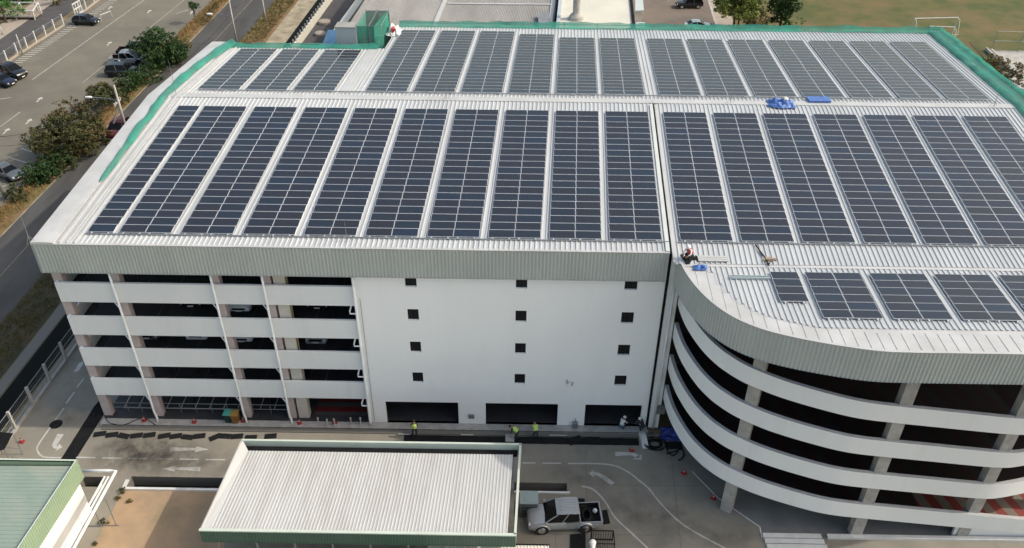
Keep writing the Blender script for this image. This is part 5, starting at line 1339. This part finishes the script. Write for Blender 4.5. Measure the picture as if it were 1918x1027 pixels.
person('crouching worker with white helmet and dark clothes, right side of the right doorway',at(1202,805,0),1.0,'crouch',X['cloth_d'],X['cloth_d'],None,X['helmet'])
p=yp(1288,487,-.9)
person('worker in white and red clothing crouching on the roof beside the black joint',(p.x+.05,-.95,zfront(-.95)+.05),2.4,'crouch',X['cloth_w'],X['cloth_d'],X['cloth_r'],X['helmet'])
m=MB();V=[];x0=p.x-.75
pl=[(p.x-.45,-.45),(p.x+.1,-.35),(p.x+.6,-.55),(p.x+.85,-1.0),(p.x+.75,-1.2),(p.x+.3,-1.0),(p.x+.0,-1.55),(p.x-.2,-1.6)]
zz=zfront(-.9)+.055;m.prism(pl,zz-.02,zz+.02);tag(m.build('roof_hole_sheet',X['black']),'black rubber sheet under the kneeling roof worker','rubber sheet')
# ================================================================ small things on the ground
CN=0
def cone(u,v,label,z=-.1,fallen=False):
    p=gp(u,v,z);t=thing('traffic_cone',label,'traffic cone',(p.x,p.y,z),rnd.random(),'red traffic cones')
    m=MB();m.box(-.18,.18,-.18,.18,0,.04);m.lathe((0,0,.04),[(.11,0),(.03,.42),(.025,.45)],14);b=m.build('cone',X['red'],t,local=True)
    MB().lathe((0,0,.24),[(.082,0),(.06,.09)],14).build('reflective_band',X['conc'],b,local=True)
cone(41,828,'red cone beside the black steel frame at the left edge');cone(270,788,'red cone on the facade walk left of the second downpipe',0);cone(364,791,'red cone on the facade walk between second column and bins',0)
cone(456,789,'red cone beside the orange bin on the facade walk',0);cone(561,793,'red cone at the foot of the third downpipe',0);cone(627,793,'red cone in front of the red-striped ground floor ramp',0);cone(1183,844,'dull red cone beside the hose coil',GZ);cone(1369,953,'red cone beside the ramp column base',GZ)
cone(1281,887,'dark red cone at the kerb left of the ramp column',GZ);cone(1336,934,'small dull cone against the ramp column base',GZ)
def bin_(u,v,m1,m2,label):
    p=gp(u,v,0);t=thing('wheeled_bin',label,'wheelie bin',(p.x,p.y,0),0,'wheeled bins on the facade walk')
    m=MB();loft(m,[[(-.22,-.26,.08),(.22,-.26,.08),(.22,.24,.08),(-.22,.24,.08)],[(-.28,-.32,.95),(.28,-.32,.95),(.28,.32,.95),(-.28,.32,.95)]]);m.build('body',m1,t,local=True)
    m=MB();loft(m,[[(-.31,-.36,.96),(.31,-.36,.96),(.31,.34,.96),(-.31,.34,.96)],[(-.29,-.33,1.02),(.29,-.33,1.02),(.29,.3,1.06),(-.29,.3,1.06)]]);m.build('lid',m2,t,local=True)
    for s in (-1,1): MB().lathe((s*.24,.28,.1),[(.06,-.03),(.1,-.025),(.1,.025),(.06,.03)],12,ax='x').build('wheel',X['tyre'],t,local=True)
bin_(430,789,X['gbin'],mat('pale_green_lid',(.06,.28,.24),rough=.5),'dark green wheeled bin with paler lid on the facade walk')
bin_(443,790,X['orange'],X['yellow'],'orange wheeled bin with yellow lid on the facade walk')
# drain mats
mats=[((187,813.4),-14),((210,815),-12),((232,817.2),14),((255.7,816.5),-12),((280,815.5),-13),((308,817),-16),((329.5,817.5),-14),((351.5,819.5),7),((373.4,817.5),-12),((403,819.5),-38),((421.6,817.5),4),((444,818),-8),((470,820),-3),((507,817.5),-8)]
for i,((u,v),a) in enumerate(mats):
    p=gp(u,v);q=MB();n=4
    q.obox((0,0),(1,0),.93,.52,0,.035);q.box(-.5,.5,-.005,.005,.035,.04);o=q.build('drain_mat',X['black']);o.location=(p.x,p.y,GZ+.006+.004*(i%3));o.rotation_euler=(0,0,rad(-a*.9));tag(o,'one of the loose black drain mats strewn along the facade channel','mat','black drain mats along the facade channel')
a=gp(757,818);b=gp(1195,818)
m=MB();nn=40
for i in range(nn):
    x0_,x1_=a.x+(b.x-a.x)*i/nn,a.x+(b.x-a.x)*(i+1)/nn;w0=.05*noise.noise((i*.9,2,1));w1=.05*noise.noise(((i+1)*.9,2,1));hz=lambda k:.012+.03*abs(noise.noise((k*.7,5,5)))
    m.add([(x0_,-1.98+w0,GZ+hz(i)),(x1_,-1.98+w1,GZ+hz(i+1)),(x1_,-1.22,GZ+hz(i+3)),(x0_,-1.22,GZ+hz(i+2))],[(0,1,2,3)])
tag(m.build('membrane_roll',X['black']),'long strip of black membrane laid beside the channel before the doorways','membrane')
for (u,v,a,lab) in ((1077,826,24,'black drain mat turned askew across the membrane strip'),(1110,826,0,'black drain mat lying flat right of the askew one')):
    p=gp(u,v);q=MB();q.obox((0,0),(1,0),1.15,.7,0,.04);o=q.build('drain_mat',X['black']);o.location=(p.x,p.y,GZ+.06);o.rotation_euler=(0,0,rad(a));tag(o,lab,'mat')
for (u,v,w_,lab) in ((875,816,1.0,'grey batten lying on the membrane below the pillar'),(1045,817,1.4,'pale batten on the membrane right of the bending worker'),(757,815,1.0,'pale batten at the left end of the membrane')):
    p=gp(u,v);tag(MB().box(p.x-w_/2,p.x+w_/2,p.y-.06,p.y+.06,GZ+.05,GZ+.1).build('batten',X['pole']),lab,'batten')
p=gp(955,822);tag(MB().box(p.x-.35,p.x+.35,p.y-.4,p.y+.4,GZ+.06,GZ+.12).build('grey_slab',X['conc']),'square grey slab by the shed corner next to the membrane','slab')
# black frame at the left edge
t=thing('steel_frame_shelter','black sheet on slim steel legs at the left edge','shelter',at(10,850,GZ))
z=2.2
pts=[gp(-30,850,z),gp(8,842,z),gp(24,812,z),gp(-15,808,z)]
m=MB();m.prism([(p.x,p.y) for p in pts],z-.03,z+.02);m.build('top_sheet',X['tar'],t)
m=MB()
for p in pts: m.tube([(p.x,p.y,GZ),(p.x,p.y,z)],.03,5)
for i in range(4): a,b=pts[i],pts[(i+1)%4];m.tube([(a.x,a.y,.5),(b.x,b.y,.5)],.02,5)
m.build('leg_frame',X['steel'],t)
# hose on the walk, hose coils, tarp and bags at the ramp corner
m=MB();m.tube([gp(u,v,.03) for u,v in smooth([(196,778),(202,790),(215,795),(232,796),(250,789),(268,783),(282,790),(292,797)])],.03,6);tag(m.build('hose',X['black']),'black hose curling over the left end of the facade walk','hose')
m=MB();c=gp(1227,833);rr=random.Random(9)
for j in range(7):
    r=.42+.10*(j%5);ox,oy=rr.uniform(-.08,.08),rr.uniform(-.06,.06)
    m.tube([(c.x+ox+r*math.cos(a*2*PI/28),c.y+oy+r*.8*math.sin(a*2*PI/28),GZ+.05+.05*(j//2)) for a in range(29)],.034,6)
pts=[(c.x+.9*math.cos(a*.2)+.0,c.y+.7*math.sin(a*.2),GZ+.12) for a in range(28)];m.tube(pts,.034,6)
tag(m.build('hose_coil',X['black'],smooth=True),'large coil of black corrugated hose on the driveway by the ramp corner','hose coil')
m=MB();m.tube([gp(u,v,GZ+.05) for u,v in smooth([(1248,850),(1262,846),(1276,842),(1281,850),(1277,860),(1270,862)])],.05,6);m.tube([gp(u,v,GZ+.05) for u,v in smooth([(1247,838),(1254,850),(1262,853),(1270,845)])],.045,6);tag(m.build('hose',X['black']),'loose end of black hose lying right of the coil','hose')
p=gp(1203,826);m=MB();V=[]
loft(m,[[(p.x-.25+.1*k*.3,p.y+.85-.28*k,GZ+.02),(p.x+.3+.1*k*.3,p.y+.85-.28*k,GZ+.02),(p.x+.24+.1*k*.3,p.y+.85-.28*k,GZ+.2+.18*math.sin(k*.7)),(p.x-.2+.1*k*.3,p.y+.85-.28*k,GZ+.2+.18*math.sin(k*.7))] for k in range(7)]);tag(m.build('white_bag',X['white']),'long white bag lying left of the black hose coil','bag')
p=gp(1262,812);crumple('crumpled_tarp','dark blue tarp bunched against the foot of the curved ramp',(p.x,p.y-.1,GZ),2.1,1.5,.5,X['dblue'],8,20)
p=gp(1262,835);q=MB();q.obox((p.x,p.y),(1,.05),1.3,.75,GZ,GZ+.05);tag(q.build('rubber_mat',X['black']),'black rubber mat between the hose coil and the ramp','mat')
# lamp, vent and box on the facade
t=thing('wall_lamp','small curved lamp bracket on the blank white wall between middle and right windows','wall lamp',(yp(1067,714,-.02).x,0,yp(1067,714,-.02).z))
MB().tube([(-.2,-.02,.12),(-.22,-.15,-.05),(-.05,-.25,-.22),(.18,-.28,-.18),(.25,-.22,.05)],.04,6).build('bracket',X['steel'],t,local=True);MB().lathe((-.02,-.26,-.12),[(.05,.12),(.12,.0),(.13,-.04)],12).build('lamp_head',X['lampglass'],t,local=True)
p=yp(883,780,-.02);m=MB();m.box(p.x-.24,p.x+.24,-.06,-.003,p.z-.24,p.z+.24,0)
for k in range(6): m.box(p.x-.2,p.x+.2,-.08,-.06,p.z-.2+k*.07,p.z-.17+k*.07,1)
tag(m.build('vent_grille',[X['conc'],X['steel']]),'small grey vent grille low on the pillar between two doorways','vent grille')
p=yp(1238,766,-.1);tag(MB().box(p.x-.3,p.x+.3,-.3,-.003,p.z-.4,p.z+.4).box(p.x-.33,p.x+.33,-.32,-.02,p.z+.4,p.z+.44).build('junction_box',X['steel']),'grey junction box on the wall right of the right doorway','junction box')
p=gp(1077,800,0);m=MB();m.box(p.x-.2,p.x+.2,p.y-.18,p.y+.18,0,.5);m.tube([(p.x,p.y,.5),(p.x,p.y,.95)],.03,6);tag(m.build('pump_unit',X['steel']),'small dark pump unit on the walk between middle and right doorways','pump')
for i,(u,v) in enumerate(((597,795),(627,797),(658,795),(676,795),(614,798))):
    p=gp(u,v,0);m=MB();m.lathe((p.x,p.y,0),[(.12,0),(.14,.05),(.05,.12),(.05,.6),(.09,.65),(.03,.8)],10);tag(m.build('bollard',X['pole']),'slim pale bollard on the walk before the red-striped ramp','bollard','pale bollards before the red-striped ramp')
# AC unit, plates and rack beside the pickup
t=thing('equipment_cabinet','pale grey metal cabinet standing between the shed and the silver pickup','cabinet',at(992,955,GZ))
zc=1.45;a=gp(975,921,zc);b=gp(1008,919,zc);c=gp(1004,944,zc)
m=MB();m.box(a.x,b.x-.05,c.y,a.y,GZ,zc);m.build('body',mat('cabinet_grey',(.085,.10,.10),rough=.5),t);m=MB();m.box(a.x-.04,b.x,c.y-.05,a.y+.04,zc,zc+.06);m.box(a.x+.3,b.x-.15,c.y+.1,a.y-.35,zc+.06,zc+.09);m.build('lid',mat('cabinet_lid',(.25,.31,.32),rough=.5),t)
m=MB()
for k in range(6): m.box(a.x+.1,b.x-.2,c.y-.015,c.y-.002,.25+k*.15,.3+k*.15)
m.build('vent',X['tar'],t)
def plate(poly,z,label,name='steel_plate',th=.05):
    m=MB();m.prism([(gp(u,v,z).x,gp(u,v,z).y) for u,v in poly],z-th,z);tag(m.build(name,X['black']),label,'plate')
plate([(1069,933),(1095,934),(1097,950),(1072,950)],GZ+.06,'black plate lying behind the silver pickup cab')
plate([(1098,944),(1124,943),(1126,958),(1100,958)],GZ+.07,'black plate lying beyond the pickup bed')
plate([(1128,956),(1137,955),(1143,980),(1131,982)],GZ+.06,'black plate leaning behind the pickup tailgate')
plate([(1068,1001),(1097,998),(1097,1040),(1067,1040)],GZ+.05,'black plate on the ground under the pickup near side')
t=thing('grille_cage','black barred steel cage beside the pickup at the bottom edge','cage',at(1128,1010,GZ))
z=.95;a=gp(1108,994,z);b=gp(1149,994,z);c=gp(1150,1019,z)
m=MB();n=13
for i in range(n+1):
    x=a.x+(b.x-a.x)*i/n;m.tube([(x,a.y,z),(x,c.y,z)],.02,5);m.tube([(x,c.y,GZ),(x,c.y,z)],.02,5)
m.build('bars',X['black'],t)
m=MB()
for (x,y) in ((a.x,a.y),(b.x,a.y),(a.x,c.y),(b.x,c.y)): m.beam((x,y,GZ),(x,y,z),.06,.06)
for y in (a.y,c.y): m.beam((a.x,y,z),(b.x,y,z),.06,.06);m.beam((a.x,y,0),(b.x,y,0),.06,.06)
for x in (a.x,b.x): m.beam((x,a.y,z),(x,c.y,z),.06,.06)
m.build('frame',X['black'],t)
p=gp(1106,1062,GZ);zt_=1.7
m=MB();m.tube([(p.x,p.y,GZ),(p.x,p.y,1.3),(p.x+.05,p.y+.1,1.7),(p.x+.05,p.y+.35,1.95)],[.09,.10,.15,.2],10);m.lathe((p.x+.05,p.y+.42,1.98),[(.2,-.06),(.24,.0),(.2,.1),(.08,.16)],12);tag(m.build('vent_cowl',X['white'],smooth=True),'white vent cowl standing in front of the barred cage','vent cowl')
# ================================================================ vegetation
def leafmat(name,a,b,c):
    m=mat(name,a,rough=.6,spec=.25);nt=m.node_tree;bs=nt.nodes['Principled BSDF']
    at_=nt.nodes.new('ShaderNodeAttribute');at_.attribute_name='tone';cr=nt.nodes.new('ShaderNodeValToRGB');e=cr.color_ramp.elements
    e[0].color=(*a,1);e[1].color=(*c,1);q=e.new(.55);q.color=(*b,1);nt.links.new(at_.outputs['Fac'],cr.inputs[0]);nt.links.new(cr.outputs[0],bs.inputs['Base Color'])
    bs.inputs['Transmission Weight'].default_value=0
    return m
LM={'dark':leafmat('dark_leaves',(.022,.045,.014),(.035,.075,.020),(.06,.11,.03)),
    'scrub':leafmat('scrub_leaves',(.04,.05,.018),(.075,.078,.028),(.13,.072,.034)),
    'bright':leafmat('bright_leaves',(.07,.11,.02),(.15,.19,.04),(.27,.27,.06)),
    'olive':leafmat('olive_leaves',(.09,.08,.03),(.15,.12,.045),(.22,.17,.08)),
    'green':leafmat('fresh_leaves',(.03,.08,.02),(.05,.13,.03),(.09,.19,.05))}
def crown(blobs,n,size,seed,up=.25):
    rr=random.Random(seed);m=MB();tone=[]
    tot=sum(b[3]*b[4]*b[5] for b in blobs)
    for (bx,by,bz,rx,ry,rz,tn) in blobs:
        k=int(n*rx*ry*rz/tot)
        nc=max(6,k//16)
        for _ in range(nc):
            while True:
                d=Vector((rr.uniform(-1,1),rr.uniform(-1,1),rr.uniform(-1,1)))
                if .05<d.length<1: break
            d=d.normalized()*(.45+.6*rr.random()**.6)
            c=Vector((bx+d.x*rx,by+d.y*ry,bz+d.z*rz));ct=tn+rr.uniform(-.22,.22)
            for q in range(16):
                o=Vector((rr.gauss(0,.34),rr.gauss(0,.34),rr.gauss(0,.26)))*size*2.2
                p=c+o;nrm=Vector((rr.gauss(0,.7),rr.gauss(0,.7),rr.gauss(.55,.6))).normalized()
                u=nrm.orthogonal().normalized();a=rr.random()*6.28;v_=nrm.cross(u);u2=u*math.cos(a)+v_*math.sin(a);v2=nrm.cross(u2)
                s=size*rr.uniform(.6,1.25)
                m.add([p-u2*s,p-v2*s*.45,p+u2*s,p+v2*s*.45],[(0,1,2,3)]);tone.append(min(1,max(0,ct+rr.uniform(-.15,.15))))
    return m,tone
def plant(name,label,cat,base,blobs,n,size,leaf,seed,trunks=((0,0,.12,2.),),group=None,bare=False):
    t=thing(name,label,cat,base,0,group);rr=random.Random(seed)
    m=MB()
    for (x,y,r,h) in trunks:
        m.tube([(x,y,-.1),(x+rr.uniform(-.1,.1),y+rr.uniform(-.1,.1),h*.5),(x+rr.uniform(-.25,.25),y+rr.uniform(-.25,.25),h)],[r,r*.8,r*.5],7)
        for k in range(5):
            b=rr.choice(blobs) if blobs else (x,y,h*1.4,1,1,1,0)
            e=Vector((b[0]+rr.uniform(-.6,.6)*b[3],b[1]+rr.uniform(-.6,.6)*b[4],b[2]+rr.uniform(-.3,.6)*b[5]));s=Vector((x,y,h*rr.uniform(.45,1)));md_=s.lerp(e,.5)+Vector((rr.uniform(-.2,.2),rr.uniform(-.2,.2),.2))
            m.tube([s,md_,e],[r*.45,r*.3,r*.1],5)
    m.build('trunk',X['bark'],t,local=True)
    if n:
        m,tone=crown(blobs,n,size,seed);o=m.build('crown',LM[leaf],t,local=True)
        at_=o.data.attributes.new('tone','FLOAT','FACE');at_.data.foreach_set('value',tone)
    return t
def gpz(u,v): p=gp(u,v,-.145);return (p.x,p.y,-.145)
def randblobs(rx,ry,z0,z1,k,seed,tone=.45,r=(.9,1.7)):
    rr=random.Random(seed);o=[]
    for i in range(k):
        a=rr.random()*6.28;q=rr.random()**.5;s=rr.uniform(*r);o.append((math.cos(a)*rx*q,math.sin(a)*ry*q,rr.uniform(z0,z1)-.25*z1*q*q,s,s,s*.8,tone+rr.uniform(-.25,.25)))
    return o
B=gpz(305,124)
plant('broadleaf_tree','dense dark green tree hanging over parked pickups at the car park edge','tree',B,randblobs(2.9,2.6,2.0,5.2,30,1,.4,(.9,1.6)),13000,.17,'dark',1,((0,0,.22,2.2),(.6,.5,.15,2.2)))
B=gpz(275,150)
plant('shrub','low dark green shrub between the dark tree and the roadside verge','shrub',B,randblobs(1.6,3.0,.6,1.8,11,2,.35,(.7,1.1)),3200,.15,'dark',2,((0,0,.08,.8),))
Bz=gpz(135,280)
sc_=[]
plant('scrub_thicket','large olive and rust thicket beside the road left of the utility pole','thicket',Bz,randblobs(3.3,4.8,1.4,4.7,44,3,.42,(1.0,1.7))+[(-1.0,2.8,4.2,1.3,1.5,.8,.8),(.4,3.6,4.3,1.3,1.3,.8,.85),(-2.0,.5,3.9,1.2,1.4,.7,.8),(1.8,-2.5,1.6,1.6,2.2,1.2,.1),(1.6,-5,1.2,1.5,1.8,1.0,.1),(0,-4.5,1.5,1.6,1.6,1.1,.25)],21000,.17,'scrub',3,((0,0,.14,2.2),(-1,1,.12,2.2),(.8,-1.2,.12,2.),(-.6,-2.4,.1,1.8)))
B=gpz(196,205)
plant('shrub','green bushy shrub at the upper end of the rust thicket','shrub',B,randblobs(1.8,2.4,1.0,2.9,12,4,.35,(.7,1.2)),4200,.16,'scrub',4,((0,0,.1,1.4),))
for i_,(u_,v_,l_) in enumerate(((222,190,'dark bush just above the utility pole on the verge edge'),(246,172,'dark bush on the verge edge, midway between utility pole and dark tree'),(318,112,'low dark bush at the upper side of the dark tree'),(108,318,'dark bush at the foot of the rust thicket on the verge'))):
    plant('shrub',l_,'shrub',gpz(u_,v_),randblobs(1.5,2.6,.5,1.9,11,80+i_,.35,(.7,1.1)),3000,.15,'scrub' if i_ in (0,2) else 'dark',80+i_,((0,0,.08,.8),))
B=gpz(85,335)
plant('shrub','dark shrub below the rust thicket close to the road verge','shrub',B,randblobs(1.5,2.2,.6,1.7,12,5,.3,(.7,1.1)),3400,.15,'dark',5,((0,0,.08,.8),))
B=gpz(45,362)
plant('shrub','low weedy shrub behind the white pole at the left edge','shrub',B,randblobs(1.4,2.,.4,1.3,8,6,.4,(.5,.9)),1300,.14,'scrub',6,((0,0,.06,.6),))
for i,(u,v,lab) in enumerate(((352,92,'dry twiggy bush at the upper end of the dark tree'),(384,42,'bare grey bush near the top of the roadside verge'),(402,22,'bare grey bush farthest up the roadside verge'),(228,186,'dry bush between the dark tree and the utility pole'))):
    plant('dry_bush',lab,'bush',gpz(u,v),randblobs(1.0,1.6,.4,1.5,7,20+i,.5,(.4,.8)),500,.12,'olive',20+i,((0,0,.05,1.2),(.4,.3,.04,1.3),(-.4,-.2,.04,1.1)))
plant('palm_sapling','small dark palm-like sapling at the top of the car park edge','sapling',gpz(368,44),[(0,0,2.9,.7,.7,.5,.3)],260,.22,'dark',31,((0,0,.08,2.6),))
plant('broadleaf_tree','green tree cut by the top left corner above the stall frames','tree',gpz(12,42),randblobs(2.0,2.0,2.4,5.0,12,8,.6,(.9,1.5)),3200,.18,'green',8,((0,0,.2,2.4),))
for i,(u,v,lab,lf_) in enumerate(((25,8,'bushy undergrowth along the side verge at the top left','green'),(110,2,'olive bush on the side verge at the top edge','olive'),(50,0,'second green bush on the side verge behind the white pole','green'))):
    plant('shrub',lab,'shrub',gpz(u,v),randblobs(2.6,2.4,.5,1.8,9,40+i,.5,(.7,1.2)),1500,.18,lf_,40+i,((0,0,.08,.8),))
# behind the roof
plant('broadleaf_tree','bright yellow-green tree beside the back yard behind the roof','tree',gpz(1372,62),randblobs(3.2,3.0,3.6,8.2,28,9,.6,(1.0,1.9)),13000,.2,'bright',9,((0,0,.25,3.4),(.7,.2,.18,3.4)))
plant('shrub','olive brown shrub right of the bright yellow-green tree','shrub',gpz(1412,66),randblobs(2.2,2.,1.5,4.2,10,10,.5,(.7,1.2)),2200,.16,'olive',10,((0,0,.1,2.),(.6,0,.08,2.)))
plant('broadleaf_tree','dark narrow tree on the near edge of the playing field','tree',gpz(1458,64),randblobs(1.5,1.6,2.5,8.5,20,11,.4,(.8,1.5)),8500,.2,'dark',11,((0,0,.22,4.),))
plant('shrub','young green shrub at the foot of the dark narrow tree','shrub',gpz(1480,68),randblobs(1.6,1.2,.8,3.0,9,12,.6,(.6,1.0)),1500,.17,'green',12,((0,0,.08,1.2),))
plant('shrub','bright green shrub standing inside the smaller football goal','shrub',gpz(1754,72),randblobs(.6,.6,.4,1.3,5,13,.5,(.4,.6)),420,.13,'green',13,((0,0,.05,.6),))
plant('banana_clump','bright green leafy clump beside the right roof edge','plant',gpz(1834,134),randblobs(1.6,.9,.5,1.6,7,14,.8,(.5,.8)),520,.26,'green',14,((0,0,.1,.8),))
plant('thin_tree','thin olive tree with bare stems right of the green clump','tree',gpz(1852,148),randblobs(1.5,1.2,1.8,3.8,10,15,.45,(.6,1.0)),1700,.15,'olive',15,((0,0,.07,2.4),(.3,.1,.06,2.5)))
plant('thin_tree','second thin olive tree with drooping leaves near the court','tree',gpz(1878,170),randblobs(1.9,1.5,1.6,4.2,12,16,.35,(.7,1.1)),2400,.16,'olive',16,((0,0,.09,2.6),(-.3,.2,.07,2.6)))
plant('shrub','dark green bush at the right edge beside the green net','shrub',gpz(1915,205),randblobs(2.4,2.2,1.0,3.3,10,17,.4,(.7,1.1)),2200,.16,'dark',17,((0,0,.1,1.0),))
# weeds on the sandy yard
for i,(u,v,s,lab) in enumerate(((232,922,.32,'weed tuft at the end of the drain pit kerb'),(196,980,.34,'weed tuft beside the pipe rack foot'),(243,940,.14,'small weed in the middle of the sandy yard'),(222,934,.16,'small weed on the path edge below the pit kerb'),(178,1020,.14,'small weed on the path edge at the bottom'))):
    p=gp(u,v);plant('weed_tuft',lab,'weed',(p.x,p.y,GZ),[(0,0,s*.5,s,s*.8,s*.6,.4)],160,.07,'scrub' if i<2 else 'olive',60+i,((0,0,.02,s*.6),))
# dry grass tufts on the verges: uncountable
def grass(name,area,n,hgt,m_,seed):
    rr=random.Random(seed);m=MB()
    for _ in range(n):
        x,y,z=area(rr)
        for k in range(5):
            a=rr.random()*6.28;w_=.03;hh=hgt*rr.uniform(.5,1.3);dx,dy=math.cos(a),math.sin(a);l=rr.uniform(.1,.5)*hh
            bx,by=x+rr.gauss(0,.12),y+rr.gauss(0,.12)
            m.add([(bx-dy*w_,by+dx*w_,z),(bx+dy*w_,by-dx*w_,z),(bx+dx*l,by+dy*l,z+hh)],[(0,1,2)])
    return tag(m.build(name,m_),kind='stuff')
def vg(rr):
    y=rr.uniform(5,110);x=rr.triangular(-58.2,-55.2,-57.6);return (sk(x,y),y,-.14)
grass('dry_grass',vg,5200,.32,mat('straw_blades',(.34,.21,.09),(.20,.15,.05),.4,5,rough=.9),71)
def vg2(rr):
    y=rr.uniform(-2,26) if rr.random()<.4 else rr.uniform(75,112);x=rr.uniform(-47.2,-43.8);return (sk(x,y),y,-.13)
grass('bank_grass',vg2,2600,.35,mat('bank_blades',(.17,.13,.05),(.10,.10,.03),.4,5,rough=.9),72)
